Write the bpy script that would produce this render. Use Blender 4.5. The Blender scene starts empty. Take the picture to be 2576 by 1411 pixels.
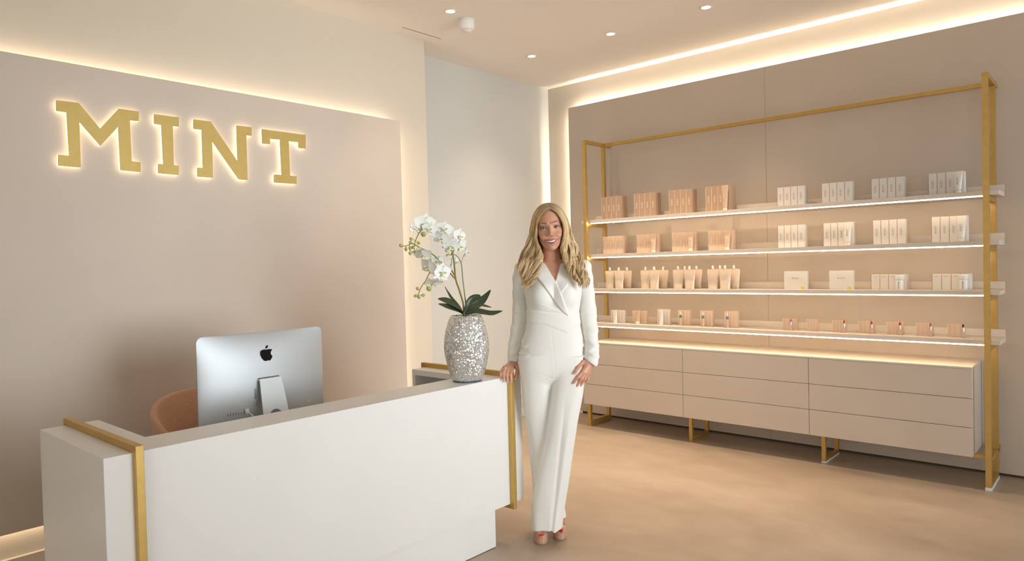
import bpy, bmesh, math, random
import numpy as np
from mathutils import Vector, Matrix
random.seed(7)
rng = np.random.default_rng(7)
scene = bpy.context.scene
COL = scene.collection
PI = math.pi

# ------------------------------------------------------------------ camera
F_PX = 1754.09; W_PX = 2576.0
yaw, pitch, roll = 0.727204165, -0.0220044799, -0.0249220632
fwd = Vector((math.cos(yaw)*math.cos(pitch), math.sin(yaw)*math.cos(pitch), math.sin(pitch)))
rgt0 = Vector((math.sin(yaw), -math.cos(yaw), 0)); up0 = rgt0.cross(fwd)
rgt = rgt0*math.cos(roll) + up0*math.sin(roll)
upv = -rgt0*math.sin(roll) + up0*math.cos(roll)
cam_d = bpy.data.cameras.new('camera'); cam = bpy.data.objects.new('camera', cam_d); COL.objects.link(cam)
m = Matrix.Identity(4)
for i in range(3):
    m[i][0] = rgt[i]; m[i][1] = upv[i]; m[i][2] = -fwd[i]
m[0][3], m[1][3], m[2][3] = 0, 0, 1.47
cam.matrix_world = m
cam_d.sensor_width = 36; cam_d.sensor_fit = 'HORIZONTAL'
cam_d.lens = F_PX/W_PX*36; cam_d.clip_start = 0.05; cam_d.clip_end = 100
scene.camera = cam

# ------------------------------------------------------------------ view, world, daylight
scene.view_settings.view_transform = 'Standard'
scene.view_settings.look = 'None'
scene.view_settings.exposure = 0.0
scene.view_settings.gamma = 1.0
scene.view_settings.use_curve_mapping = False
wd = bpy.data.worlds.new('daylight'); scene.world = wd; wd.use_nodes = True
bg = wd.node_tree.nodes['Background']; bg.inputs[0].default_value = (0.80, 0.93, 1.0, 1); bg.inputs[1].default_value = 1.15

def area(name, loc, rot, sx, sy, power, col, spread=PI):
    d = bpy.data.lights.new(name, 'AREA'); d.shape = 'RECTANGLE'; d.size = sx; d.size_y = sy
    d.energy = power; d.color = col; d.spread = spread
    o = bpy.data.objects.new(name, d); o.location = loc; o.rotation_euler = rot; COL.objects.link(o)
    return o
WINDOW_Y = -3.6
# daylight just outside the shop window behind the photographer, shining in along +y
area('window_daylight', (3.05, WINDOW_Y-0.12, 1.6), (PI/2, 0, 0), 3.6, 2.7, 38, (0.93, 0.97, 1.0), math.radians(52))
# added fill light at an invented left-hand window, shining in along +x
area('side_fill_light', (-3.22, -0.6, 1.6), (PI/2, 0, -PI/2), 4.0, 2.6, 42, (1.0, 0.84, 0.64))

# ------------------------------------------------------------------ helpers
def link(o, parent=None):
    COL.objects.link(o)
    if parent is not None: o.parent = parent
    return o
def tag(o, label=None, cat=None, group=None, kind=None):
    if label: o['label'] = label
    if cat: o['category'] = cat
    if group: o['group'] = group
    if kind: o['kind'] = kind
    return o
def empty(name, loc=(0, 0, 0), rz=0.0):
    o = bpy.data.objects.new(name, None); o.empty_display_size = 0.05
    o.location = loc; o.rotation_euler = (0, 0, rz); COL.objects.link(o); return o
def copy_tree(o, parent=None):
    c = o.copy(); COL.objects.link(c)
    if parent is not None: c.parent = parent
    for ch in list(o.children): copy_tree(ch, c)
    return c
class MB:
    """collects faces, then links them as one mesh object"""
    def __init__(s): s.v = []; s.f = []; s.mi = []
    def add(s, vs, fs, mi=0):
        n = len(s.v); s.v += [tuple(v) for v in vs]
        s.f += [tuple(i+n for i in f) for f in fs]; s.mi += [mi]*len(fs); return s
    def box(s, x0, x1, y0, y1, z0, z1, mi=0):
        return s.add([(x0,y0,z0),(x1,y0,z0),(x1,y1,z0),(x0,y1,z0),(x0,y0,z1),(x1,y0,z1),(x1,y1,z1),(x0,y1,z1)],
                     [(0,3,2,1),(4,5,6,7),(0,1,5,4),(1,2,6,5),(2,3,7,6),(3,0,4,7)], mi)
    def lathe(s, prof, c=(0,0,0), n=24, mi=0, sx=1, sy=1):
        vs = []; fs = []
        for r, z in prof:
            for k in range(n):
                a = 2*PI*k/n; vs.append((c[0]+r*sx*math.cos(a), c[1]+r*sy*math.sin(a), c[2]+z))
        for i in range(len(prof)-1):
            for k in range(n):
                k2 = (k+1) % n; fs.append((i*n+k, i*n+k2, (i+1)*n+k2, (i+1)*n+k))
        fs.append(tuple(reversed(range(n)))); fs.append(tuple((len(prof)-1)*n+k for k in range(n)))
        return s.add(vs, fs, mi)
    def tube(s, pts, rad, n=8, mi=0):
        P = [Vector(p) for p in pts]; m_ = len(P)
        R = rad if hasattr(rad, '__len__') else [rad]*m_
        vs = []; fs = []; prev = None
        for i in range(m_):
            t = (P[min(i+1, m_-1)]-P[max(i-1, 0)]).normalized()
            if prev is None:
                a = Vector((0,0,1)) if abs(t.z) < 0.9 else Vector((1,0,0)); nn = t.cross(a).normalized()
            else: nn = (prev - t*prev.dot(t)).normalized()
            prev = nn; b = t.cross(nn)
            for k in range(n):
                a = 2*PI*k/n; vs.append(P[i]+(nn*math.cos(a)+b*math.sin(a))*R[i])
        for i in range(m_-1):
            for k in range(n):
                k2 = (k+1) % n; fs.append((i*n+k, i*n+k2, (i+1)*n+k2, (i+1)*n+k))
        fs.append(tuple(reversed(range(n)))); fs.append(tuple((m_-1)*n+k for k in range(n)))
        return s.add(vs, fs, mi)
    def prism(s, poly, y0, y1, axis='y', mi=0):
        """poly of (a, z) pairs extruded between y0 and y1; concave outlines are tessellated"""
        from mathutils.geometry import tessellate_polygon
        n = len(poly)
        tri = tessellate_polygon([[Vector((p[0], p[1], 0)) for p in poly]])
        mk = (lambda a, d, z: (a, d, z)) if axis == 'y' else (lambda a, d, z: (d, a, z))
        vs = [mk(p[0], y0, p[1]) for p in poly] + [mk(p[0], y1, p[1]) for p in poly]
        fs = [tuple(t) for t in tri] + [tuple(n+i for i in reversed(t)) for t in tri]
        fs += [(i, (i+1) % n, n+(i+1) % n, n+i) for i in range(n)]
        return s.add(vs, fs, mi)
    def build(s, name, mats, parent=None, smooth=False, bevel=0.0, seg=2, fixn=True, auto=None):
        me = bpy.data.meshes.new(name); me.from_pydata(s.v, [], s.f)
        for mt in (mats if isinstance(mats, (list, tuple)) else [mats]): me.materials.append(mt)
        if any(s.mi): me.polygons.foreach_set('material_index', s.mi)
        if fixn:
            bm = bmesh.new(); bm.from_mesh(me); bmesh.ops.recalc_face_normals(bm, faces=bm.faces); bm.to_mesh(me); bm.free()
        if smooth: me.polygons.foreach_set('use_smooth', [True]*len(me.polygons))
        if auto is not None:
            me.polygons.foreach_set('use_smooth', [True]*len(me.polygons)); me.set_sharp_from_angle(angle=math.radians(auto))
        me.update()
        o = bpy.data.objects.new(name, me); link(o, parent)
        if bevel:
            b = o.modifiers.new('bevel', 'BEVEL'); b.width = bevel; b.segments = seg; b.limit_method = 'ANGLE'
        return o
def boxo(name, x0, x1, y0, y1, z0, z1, mat, parent=None, bevel=0.0):
    return MB().box(x0, x1, y0, y1, z0, z1).build(name, mat, parent, bevel=bevel)

# ------------------------------------------------------------------ materials
def mat(name, col, rough=0.5, metal=0.0, noise=None, bump=None, emit=None, estr=0.0, coat=0.0, spec=0.5, sss=0.0, sheen=0.0):
    mt = bpy.data.materials.new(name); mt.use_nodes = True; nt = mt.node_tree; b = nt.nodes['Principled BSDF']
    b.inputs['Base Color'].default_value = (*col, 1); b.inputs['Roughness'].default_value = rough
    b.inputs['Metallic'].default_value = metal; b.inputs['Specular IOR Level'].default_value = spec
    if coat: b.inputs['Coat Weight'].default_value = coat; b.inputs['Coat Roughness'].default_value = 0.1
    if sss:
        b.inputs['Subsurface Weight'].default_value = sss; b.inputs['Subsurface Radius'].default_value = (0.6, 0.25, 0.12)
        b.inputs['Subsurface Scale'].default_value = 0.01
    if sheen: b.inputs['Sheen Weight'].default_value = sheen
    tc = nt.nodes.new('ShaderNodeTexCoord')
    if noise:
        sc, amt = noise[0], noise[1]; col2 = noise[2] if len(noise) > 2 else tuple(c*(1-amt) for c in col)
        n = nt.nodes.new('ShaderNodeTexNoise'); n.inputs['Scale'].default_value = sc; n.inputs['Detail'].default_value = 4
        nt.links.new(tc.outputs['Object'], n.inputs['Vector'])
        r = nt.nodes.new('ShaderNodeValToRGB'); r.color_ramp.elements[0].position = 0.35; r.color_ramp.elements[1].position = 0.65
        r.color_ramp.elements[0].color = (*col2, 1); r.color_ramp.elements[1].color = (*col, 1)
        nt.links.new(n.outputs[0], r.inputs[0]); nt.links.new(r.outputs[0], b.inputs['Base Color'])
    if bump:
        sc, st = bump[0], bump[1]
        n2 = nt.nodes.new('ShaderNodeTexNoise'); n2.inputs['Scale'].default_value = sc; n2.inputs['Detail'].default_value = 3
        bp = nt.nodes.new('ShaderNodeBump'); bp.inputs['Strength'].default_value = st; bp.inputs['Distance'].default_value = 0.002
        nt.links.new(tc.outputs['Object'], n2.inputs['Vector'])
        nt.links.new(n2.outputs[0], bp.inputs['Height']); nt.links.new(bp.outputs[0], b.inputs['Normal'])
    if emit:
        b.inputs['Emission Color'].default_value = (*emit, 1); b.inputs['Emission Strength'].default_value = estr
    return mt
WARM = (1.0, 0.72, 0.44)
M = {}
M['plaster'] = mat('warm_plaster', (0.65, 0.59, 0.495), 0.85, bump=(60, 0.08))
M['ceiling'] = mat('ceiling_plaster', (0.90, 0.86, 0.815), 0.9, bump=(50, 0.05))
M['white_wall'] = mat('white_wall_paint', (0.585, 0.59, 0.56), 0.85, bump=(60, 0.05))
M['panel'] = mat('taupe_panel', (0.62, 0.54, 0.46), 0.55, noise=(2.0, 0.04), bump=(180, 0.06))
M['desk'] = mat('cream_lacquer', (0.85, 0.84, 0.82), 0.38, noise=(3, 0.02))
M['drawer'] = mat('beige_lacquer', (0.65, 0.575, 0.505), 0.4, noise=(3, 0.03))
M['shelf'] = mat('shelf_lacquer', (0.72, 0.65, 0.58), 0.4)
M['gap'] = mat('shadow_gap', (0.10, 0.07, 0.05), 0.9)
M['gold'] = mat('brushed_brass', (0.62, 0.41, 0.13), 0.42, 0.75, noise=(25, 0.08), bump=(300, 0.05))
M['letter_gold'] = mat('satin_gold', (0.52, 0.38, 0.12), 0.5, 0.45, noise=(30, 0.05))
M['led'] = mat('led_diffuser', (0.9, 0.85, 0.75), 0.5, emit=(1.0, 0.75, 0.48), estr=27.0)
M['led_cove_right'] = mat('led_tape_right', (0.9, 0.85, 0.75), 0.5, emit=(1.0, 0.88, 0.74), estr=88.0)
M['led_cove'] = mat('led_tape', (0.9, 0.85, 0.75), 0.5, emit=(1.0, 0.82, 0.62), estr=17.0)
M['halo'] = mat('lit_acrylic', (0.9, 0.85, 0.75), 0.5, emit=(1.0, 0.78, 0.52), estr=2.4)
M['lamp'] = mat('lamp_lens', (0.9, 0.9, 0.9), 0.4, emit=(1.0, 0.88, 0.70), estr=14.0)
M['white_plastic'] = mat('white_plastic', (0.8, 0.79, 0.76), 0.35)
M['white_foot'] = mat('white_felt_pad', (0.8, 0.82, 0.82), 0.6)
M['alu'] = mat('anodised_aluminium', (0.50, 0.53, 0.55), 0.46, 0.5, noise=(12, 0.02))
M['alu_uplit'] = mat('uplit_aluminium', (0.62, 0.66, 0.68), 0.4, 0.35)  # stand metal: brightness of its upward-facing plate put into a lighter colour
M['mirror_black'] = mat('polished_black', (0.05, 0.05, 0.06), 0.08, 0.9)
M['black'] = mat('black_glass', (0.01, 0.01, 0.012), 0.1)
M['dark_ink'] = mat('dark_ink', (0.12, 0.12, 0.15), 0.6)
M['grey_ink'] = mat('grey_ink', (0.32, 0.32, 0.33), 0.6)
M['peach'] = mat('peach_upholstery', (0.62, 0.36, 0.24), 0.8, noise=(60, 0.1), bump=(250, 0.3), sheen=0.3)
M['worktop'] = mat('worktop_laminate', (0.60, 0.54, 0.47), 0.45, noise=(5, 0.04))
# ---- measured coordinates, metres ----
STEMS={'main':[(2.479,2.54,1.265),(2.476,2.54,1.288),(2.453,2.54,1.349),(2.43,2.54,1.405),(2.423,2.54,1.471),(2.416,2.54,1.519),(2.409,2.54,1.562),(2.397,2.54,1.591),(2.376,2.54,1.619),(2.35,2.54,1.641),(2.316,2.54,1.653),(2.283,2.54,1.659),(2.245,2.54,1.66),(2.208,2.54,1.645),(2.182,2.54,1.614),(2.165,2.54,1.577),(2.164,2.54,1.555)],'A':[(2.43,2.54,1.405),(2.377,2.53,1.442),(2.284,2.51,1.51),(2.218,2.5,1.543),(2.158,2.5,1.566),(2.119,2.5,1.581),(2.08,2.5,1.57),(2.05,2.5,1.573)],'B':[(2.426,2.54,1.422),(2.382,2.52,1.452),(2.329,2.5,1.468),(2.273,2.49,1.468),(2.239,2.49,1.458),(2.21,2.49,1.441),(2.188,2.49,1.41),(2.159,2.49,1.38),(2.138,2.49,1.345),(2.139,2.49,1.336)],'C':[(2.505,2.55,1.264),(2.504,2.55,1.287),(2.497,2.55,1.344),(2.488,2.55,1.41),(2.473,2.54,1.473),(2.437,2.52,1.509),(2.401,2.51,1.527),(2.352,2.5,1.528)]}
FL=[(2.234,2.54,1.676),(2.237,2.51,1.65),(2.332,2.51,1.652),(2.318,2.52,1.608),(2.451,2.53,1.62),(2.372,2.51,1.57),(2.439,2.52,1.567),(2.186,2.51,1.53),(2.202,2.49,1.471),(2.283,2.48,1.441),(2.23,2.49,1.393),(2.513,2.54,1.539),(2.443,2.56,1.49),(2.292,2.51,1.501),(2.156,2.54,1.653)]
BUD=[(2.206,2.52,1.627),(2.146,2.54,1.605),(2.142,2.54,1.588),(2.051,2.5,1.572),(2.08,2.5,1.556),(2.105,2.5,1.56),(2.138,2.52,1.565),(2.192,2.54,1.586),(2.146,2.51,1.544),(2.113,2.51,1.537),(2.323,2.49,1.547),(2.372,2.49,1.547),(2.328,2.49,1.527),(2.369,2.49,1.531),(2.134,2.49,1.372),(2.204,2.49,1.368),(2.121,2.49,1.338),(2.141,2.49,1.332),(2.168,2.49,1.339)]
LV=[[(2.474,2.54,1.229),(2.462,2.56,1.267),(2.435,2.58,1.306),(2.42,2.59,1.336),(2.4,2.59,1.37)],[(2.474,2.54,1.229),(2.433,2.53,1.261),(2.377,2.52,1.285),(2.323,2.51,1.302),(2.269,2.5,1.316)],[(2.474,2.54,1.227),(2.418,2.52,1.249),(2.358,2.5,1.265),(2.295,2.48,1.279),(2.244,2.47,1.294)],[(2.479,2.54,1.229),(2.495,2.53,1.271),(2.52,2.52,1.296),(2.547,2.51,1.31),(2.572,2.51,1.319)],[(2.484,2.54,1.229),(2.546,2.56,1.25),(2.617,2.58,1.268),(2.679,2.59,1.295),(2.746,2.6,1.339)],[(2.489,2.54,1.228),(2.601,2.59,1.251),(2.66,2.61,1.262),(2.732,2.63,1.251),(2.791,2.64,1.24)],[(2.489,2.54,1.226),(2.53,2.52,1.237),(2.569,2.51,1.232),(2.624,2.49,1.222),(2.705,2.48,1.23)]]
HL={'wrist':[(-0.1175,0.045,0.955),(-0.1176,0.035,0.9418)],'pinky':[(-0.1673,0.01,0.9308),(-0.1843,-0.03,0.9139),(-0.1836,-0.052,0.8986)],'ring':[(-0.1591,0.0,0.931),(-0.1692,-0.035,0.9121),(-0.1666,-0.05,0.8803)],'middle':[(-0.1436,0.0,0.9285),(-0.1514,-0.032,0.9024),(-0.1491,-0.042,0.8687)],'index':[(-0.1259,0.0,0.9259),(-0.1318,-0.028,0.8992),(-0.1296,-0.032,0.8689)],'thumb':[(-0.0954,0.03,0.9264),(-0.098,0.015,0.8984),(-0.1067,0.005,0.8756)]}
HR={'wrist':[(0.2724,-0.05,0.9751),(0.2703,-0.055,0.9578)],'pinky':[(0.274,-0.06,0.899),(0.2664,-0.062,0.8732),(0.2552,-0.06,0.8551)],'ring':[(0.2638,-0.07,0.9036),(0.2502,-0.078,0.8762),(0.229,-0.078,0.8449)],'middle':[(0.2523,-0.078,0.9092),(0.2317,-0.09,0.8785),(0.2085,-0.088,0.8443)],'index':[(0.2398,-0.083,0.9143),(0.2151,-0.097,0.8896),(0.1919,-0.098,0.8615)],'thumb':[(0.2393,-0.065,0.9599),(0.2152,-0.09,0.9365),(0.1998,-0.1,0.9123)]}
LET_M = [(1.1242,2.3559),(1.2264,2.3583),(1.3209,2.2394),(1.4143,2.357),(1.5173,2.3568),(1.5137,2.3039),(1.4689,2.3014),(1.4708,2.0824),(1.5165,2.0802),(1.5146,2.0265),(1.4122,2.0289),(1.4084,2.2588),(1.3194,2.1479),(1.2261,2.2593),(1.2251,2.0261),(1.1227,2.0274),(1.1245,2.0821),(1.1726,2.0826),(1.1687,2.3012),(1.1231,2.3014)]
LET_I = [(1.5949,2.3543),(1.731,2.3547),(1.7282,2.3006),(1.6945,2.301),(1.6934,2.0824),(1.7215,2.0811),(1.7178,2.027),(1.6043,2.0283),(1.6061,2.0801),(1.6343,2.0827),(1.6309,2.2983),(1.5921,2.3006)]
LET_N = [(1.8106,2.3552),(1.9127,2.3565),(2.0683,2.1408),(2.0694,2.3545),(2.1684,2.3562),(2.1665,2.3029),(2.1313,2.3018),(2.1304,2.0277),(2.073,2.0296),(1.9177,2.239),(1.9153,2.0267),(1.8216,2.0264),(1.8234,2.0794),(1.856,2.0803),(1.8567,2.3008),(1.8086,2.2995)]
LET_T = [(2.2332,2.3541),(2.5431,2.3552),(2.5398,2.2641),(2.4863,2.2638),(2.4852,2.301),(2.4181,2.2998),(2.42,2.0806),(2.4675,2.08),(2.4644,2.0283),(2.3042,2.0267),(2.3061,2.078),(2.359,2.0801),(2.355,2.3022),(2.2884,2.2997),(2.2872,2.2656),(2.2334,2.2627)]
APPLE = [(1.6922,1.0934),(1.7032,1.0951),(1.7119,1.0925),(1.723,1.0942),(1.7362,1.0928),(1.7406,1.0895),(1.7327,1.0809),(1.7323,1.0706),(1.7374,1.0618),(1.7417,1.0584),(1.736,1.0476),(1.7276,1.0383),(1.7167,1.0404),(1.7056,1.038),(1.6948,1.0422),(1.6865,1.0533),(1.6805,1.0683),(1.6801,1.0805),(1.6847,1.0902)]
APPLE_LEAF = [(1.7108,1.0984),(1.7115,1.1057),(1.717,1.1113),(1.7236,1.1126),(1.7225,1.1045),(1.7165,1.0982)]
# ------------------------------------------------------------------ the setting
ZC = 3.245
def floor_mat():
    mt = bpy.data.materials.new('polished_screed'); mt.use_nodes = True; nt = mt.node_tree; b = nt.nodes['Principled BSDF']
    tc = nt.nodes.new('ShaderNodeTexCoord')
    n1 = nt.nodes.new('ShaderNodeTexNoise'); n1.inputs['Scale'].default_value = 1.3; n1.inputs['Detail'].default_value = 6; n1.inputs['Distortion'].default_value = 0.6
    n2 = nt.nodes.new('ShaderNodeTexNoise'); n2.inputs['Scale'].default_value = 9; n2.inputs['Detail'].default_value = 5
    mp = nt.nodes.new('ShaderNodeMapping'); mp.inputs['Scale'].default_value = (1, 0.55, 1); mp.inputs['Rotation'].default_value = (0, 0, 0.6)
    nt.links.new(tc.outputs['Object'], mp.inputs[0]); nt.links.new(mp.outputs[0], n1.inputs['Vector']); nt.links.new(mp.outputs[0], n2.inputs['Vector'])
    mx = nt.nodes.new('ShaderNodeMath'); mx.operation = 'MULTIPLY_ADD'; mx.inputs[1].default_value = 0.35
    nt.links.new(n2.outputs[0], mx.inputs[0]); nt.links.new(n1.outputs[0], mx.inputs[2])
    r = nt.nodes.new('ShaderNodeValToRGB'); e = r.color_ramp.elements
    e[0].position = 0.45; e[0].color = (0.37, 0.285, 0.21, 1); e[1].position = 0.9; e[1].color = (0.56, 0.46, 0.36, 1)
    nt.links.new(mx.outputs[0], r.inputs[0]); nt.links.new(r.outputs[0], b.inputs['Base Color'])
    r2 = nt.nodes.new('ShaderNodeMapRange'); r2.inputs[1].default_value = 0.4; r2.inputs[2].default_value = 0.9; r2.inputs[3].default_value = 0.30; r2.inputs[4].default_value = 0.45
    nt.links.new(mx.outputs[0], r2.inputs[0]); nt.links.new(r2.outputs[0], b.inputs['Roughness'])
    return mt
M['floor'] = floor_mat()
def struct(o): return tag(o, kind='structure')
struct(boxo('floor', -3.2, 5.75, WINDOW_Y-0.1, 4.6, -0.1, 0.0, M['floor']))
struct(boxo('ceiling', -3.2, 5.75, WINDOW_Y-0.1, 4.6, ZC, ZC+0.1, M['ceiling']))
struct(boxo('wall_back', -3.1, 3.69, 4.145, 4.55, 0, ZC, M['plaster']))
struct(boxo('wall_recess', 3.69, 5.60, 4.43, 4.55, 0, ZC, M['white_wall']))
struct(boxo('wall_right', 5.60, 5.75, WINDOW_Y, 4.55, 0, ZC, M['plaster']))
w = MB()
w.box(-3.2, -3.1, WINDOW_Y, -2.7, 0, ZC); w.box(-3.2, -3.1, 1.5, 4.55, 0, ZC); w.box(-3.2, -3.1, -2.7, 1.5, 0, 0.2); w.box(-3.2, -3.1, -2.7, 1.5, 3.0, ZC)
struct(w.build('wall_left', M['plaster']))
w = MB()
for y in (-2.7, -0.63, 1.44): w.box(-3.18, -3.12, y, y+0.06, 0.2, 3.0)
w.box(-3.18, -3.12, -2.7, 1.5, 0.2, 0.26); w.box(-3.18, -3.12, -2.7, 1.5, 2.94, 3.0)
struct(w.build('added_fill_window', M['white_plastic']))  # invented unseen window, added as an opening for the side fill light
# window wall behind the photographer: two wide openings between piers
w = MB()
ox0, ox1, oz0, oz1 = 0.85, 5.15, 0.2, 3.0
w.box(-3.1, ox0, WINDOW_Y-0.1, WINDOW_Y, 0, ZC); w.box(ox1, 5.60, WINDOW_Y-0.1, WINDOW_Y, 0, ZC)
w.box(ox0, ox1, WINDOW_Y-0.1, WINDOW_Y, 0, oz0); w.box(ox0, ox1, WINDOW_Y-0.1, WINDOW_Y, oz1, ZC)
struct(w.build('wall_front', M['plaster']))
w = MB()
for x in (ox0, 3.0-0.03, ox1-0.06): w.box(x, x+0.06, WINDOW_Y-0.08, WINDOW_Y-0.02, oz0, oz1)
w.box(ox0, ox1, WINDOW_Y-0.08, WINDOW_Y-0.02, oz0, oz0+0.06); w.box(ox0, ox1, WINDOW_Y-0.08, WINDOW_Y-0.02, oz1-0.06, oz1)
struct(w.build('window_1', M['white_plastic']))
# skirting under the floating panel on the back wall
struct(boxo('baseboard_back', -3.1, 3.69, 4.12, 4.145, 0, 0.088, M['plaster'], bevel=0.002))
struct(boxo('baseboard_recess', 3.69, 5.60, 4.415, 4.43, 0, 0.088, M['white_wall'], bevel=0.002))

# floating taupe panel on the back wall with its light line
PY0, PY1 = 4.05, 4.082
pb = boxo('trim_1', -2.9, 3.372, 4.08, 4.10, 0.225, 2.566, M['panel'], bevel=0.0015); struct(pb)
# LED tape stuck on the panel's rear sub-frame, facing outwards
def led(name, x0, x1, y0, y1, z0, z1, parent, mt): return boxo(name, x0, x1, y0, y1, z0, z1, mt, parent)
led('led_strip', -2.85, 3.30, 4.108, 4.118, 2.525, 2.531, pb, M['led_cove'])
led('led_strip', -2.85, 3.30, 4.108, 4.118, 0.262, 0.268, pb, M['led_cove'])
led('led_strip', 3.331, 3.337, 4.108, 4.118, 0.30, 2.50, pb, M['led_cove'])
boxo('mounting_frame', -2.8, 3.325, 4.1, 4.144, 0.30, 2.50, M['plaster'], pb)

# taupe panel on the right wall in two boards, light line on top and on its left edge
pr = empty('trim_2', (5.54, 2.183, 0)); struct(pr)
def loc_box(name, x0, x1, y0, y1, z0, z1, mt, bevel=0):
    return boxo(name, x0-5.54, x1-5.54, y0-2.183, y1-2.183, z0, z1, mt, pr, bevel)
loc_box('board', 5.54, 5.562, 2.1837, 4.136, 0.018, 2.999, M['panel'], 0.0012)
loc_box('board', 5.54, 5.562, WINDOW_Y+0.1, 2.1823, 0.018, 2.999, M['panel'], 0.0012)
loc_box('mounting_frame', 5.562, 5.599, WINDOW_Y+0.15, 4.06, 0.0, 2.93, M['gap'])
loc_box('led_strip', 5.568, 5.580, WINDOW_Y+0.2, 4.07, 2.948, 2.955, M['led_cove_right'])
loc_box('led_strip', 5.568, 5.580, 4.085, 4.092, 0.1, 2.93, M['led_cove_right'])

# ceiling: recessed downlights, a smoke detector, a slot of the access hatch
lamp_spots = [(3.397, 3.534, 'white recessed downlight with deep rim beside the smoke detector'),
              (4.609, 3.814, 'small glowing downlight nearest the white recess corner'),
              (4.613, 3.017, 'small glowing downlight, middle of the row along the shelf wall'),
              (4.621, 2.227, 'small glowing downlight nearest the top edge of the photo')]
dl = empty('ceiling_downlight', (0, 0, ZC))
MB().lathe([(0.031, -0.0005), (0.033, -0.004), (0.044, -0.004), (0.046, -0.0005)], n=32).build('rim', M['white_plastic'], dl, smooth=True)
MB().lathe([(0.0305, -0.0025), (0.0305, -0.0005)], n=32).build('lens', M['lamp'], dl)
for i, (x, y, lb) in enumerate(lamp_spots):
    o = dl if i == 0 else copy_tree(dl)
    o.location = (x, y, ZC)
    sd_ = bpy.data.lights.new('downlight_beam', 'SPOT'); sd_.energy = (30, 54, 108, 112)[i]; sd_.color = (1.0, 0.75, 0.52)
    sd_.spot_size = math.radians(95); sd_.spot_blend = 1.0; sd_.shadow_soft_size = 0.03
    so = bpy.data.objects.new('downlight_beam', sd_); so.location = (x, y, ZC-0.012); COL.objects.link(so)
    tag(o, lb, 'ceiling light', 'recessed ceiling downlights')
sd = empty('smoke_detector', (3.599, 3.578, ZC)); tag(sd, 'white round smoke detector hanging under the ceiling', 'smoke detector')
MB().lathe([(0.062, -0.012), (0.062, -0.001)], n=40).build('base_plate', M['white_plastic'], sd, auto=40)
MB().lathe([(0.030, -0.078), (0.046, -0.074), (0.054, -0.060), (0.057, -0.04), (0.057, -0.012)], n=40).build('housing', M['white_plastic'], sd, auto=40)
MB().lathe([(0.010, -0.092), (0.028, -0.088), (0.036, -0.078), (0.036, -0.073)], n=40).build('sensor_cap', M['white_plastic'], sd, auto=50)
struct(boxo('trim_3', 3.365, 3.75, 4.014, 4.018, ZC-0.0015, ZC+0.01, M['gap']))
# ------------------------------------------------------------------ wall sign MINT
sign = empty('wall_sign', (1.83, 4.08, 2.19)); tag(sign, 'backlit gold lettering MINT mounted on the taupe wall panel', 'sign')
def shift(poly, dx, dz): return [(p[0]*1.0042+dx, (p[1]-1.47)*1.0042+1.47+dz) for p in poly]
for ch, poly in (('M', LET_M), ('I', LET_I), ('N', LET_N), ('T', LET_T)):
    pp = shift(poly, -1.83, -2.19)
    face = MB().prism(pp, -0.0260, -0.0220).build('letter', M['letter_gold'], sign)
    MB().prism(pp, -0.0219, -0.007).build('lit_edge', M['halo'], face)

# ------------------------------------------------------------------ reception desk
DX0, DX1, DY0, DYB, DZ = 0.777, 2.812, 2.457, 3.14, 0.884
desk = empty('reception_desk', (1.79, 2.6, 0)); tag(desk, 'long cream lacquered reception counter with two brass bands', 'desk')
def dk(mb, name, mt, bevel=0.0015, **k):
    mb.v = [(v[0]-1.79, v[1]-2.6, v[2]) for v in mb.v]; return mb.build(name, mt, desk, bevel=bevel, **k)
BT = 0.211    # underside of the body
# body: a U in plan: front slab and two wings (one continuous carcass)
b = MB()
U = [(DX0, DY0), (DX1, DY0), (DX1, DYB), (2.607, DYB), (2.607, 2.662), (0.981, 2.662), (0.981, DYB), (DX0, DYB)]
def plan_prism(mb, poly, z0, z1):
    from mathutils.geometry import tessellate_polygon
    n = len(poly); tri = tessellate_polygon([[Vector((p[0], p[1], 0)) for p in poly]])
    vs = [(p[0], p[1], z0) for p in poly]+[(p[0], p[1], z1) for p in poly]
    fs = [tuple(t) for t in tri]+[tuple(n+i for i in reversed(t)) for t in tri]+[(i, (i+1) % n, n+(i+1) % n, n+i) for i in range(n)]
    return mb.add(vs, fs)
plan_prism(b, [(DX0, DY0), (DX1, DY0), (DX1, 2.662), (0.981, 2.662), (0.981, DYB), (DX0, DYB)], BT, DZ)
dk(b, 'counter_body', M['desk'])
# right wing: hollow shelf box open towards the seat
b = MB()
X0, X1, Y0, Y1 = 2.607, 2.812, 2.6625, 3.11
b.box(X0, X1, Y0, Y1, DZ-0.032, DZ); b.box(X0, X1, Y1-0.025, Y1, BT, DZ-0.0325); b.box(X1-0.02, X1, Y0, Y1-0.0255, BT, DZ-0.0325)
b.box(X0, X1-0.0205, Y0, Y1-0.0255, BT, BT+0.03); b.box(X0, X1-0.0205, Y0, Y1-0.0255, 0.55, 0.572)
dk(b, 'shelf_wing', M['desk'])
# plinth
b = MB(); b.box(0.86, 2.618, 2.487, 2.66, 0.004, BT-0.0005); b.box(0.86, 0.97, 2.6605, 3.08, 0.004, BT-0.0005)
dk(b, 'plinth', M['desk'])
# worktop
b = MB(); b.box(0.9815, 2.6065, 2.6625, 3.36, 0.632, 0.662); dk(b, 'worktop', M['worktop'])
b = MB(); b.box(0.9815, 1.02, 2.6625, 3.34, 0.004, 0.6315); dk(b, 'worktop_support', M['worktop'])
b = MB(); b.box(2.568, 2.6065, 3.12, 3.34, 0.004, 0.6315); dk(b, 'worktop_support', M['worktop'])
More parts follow.
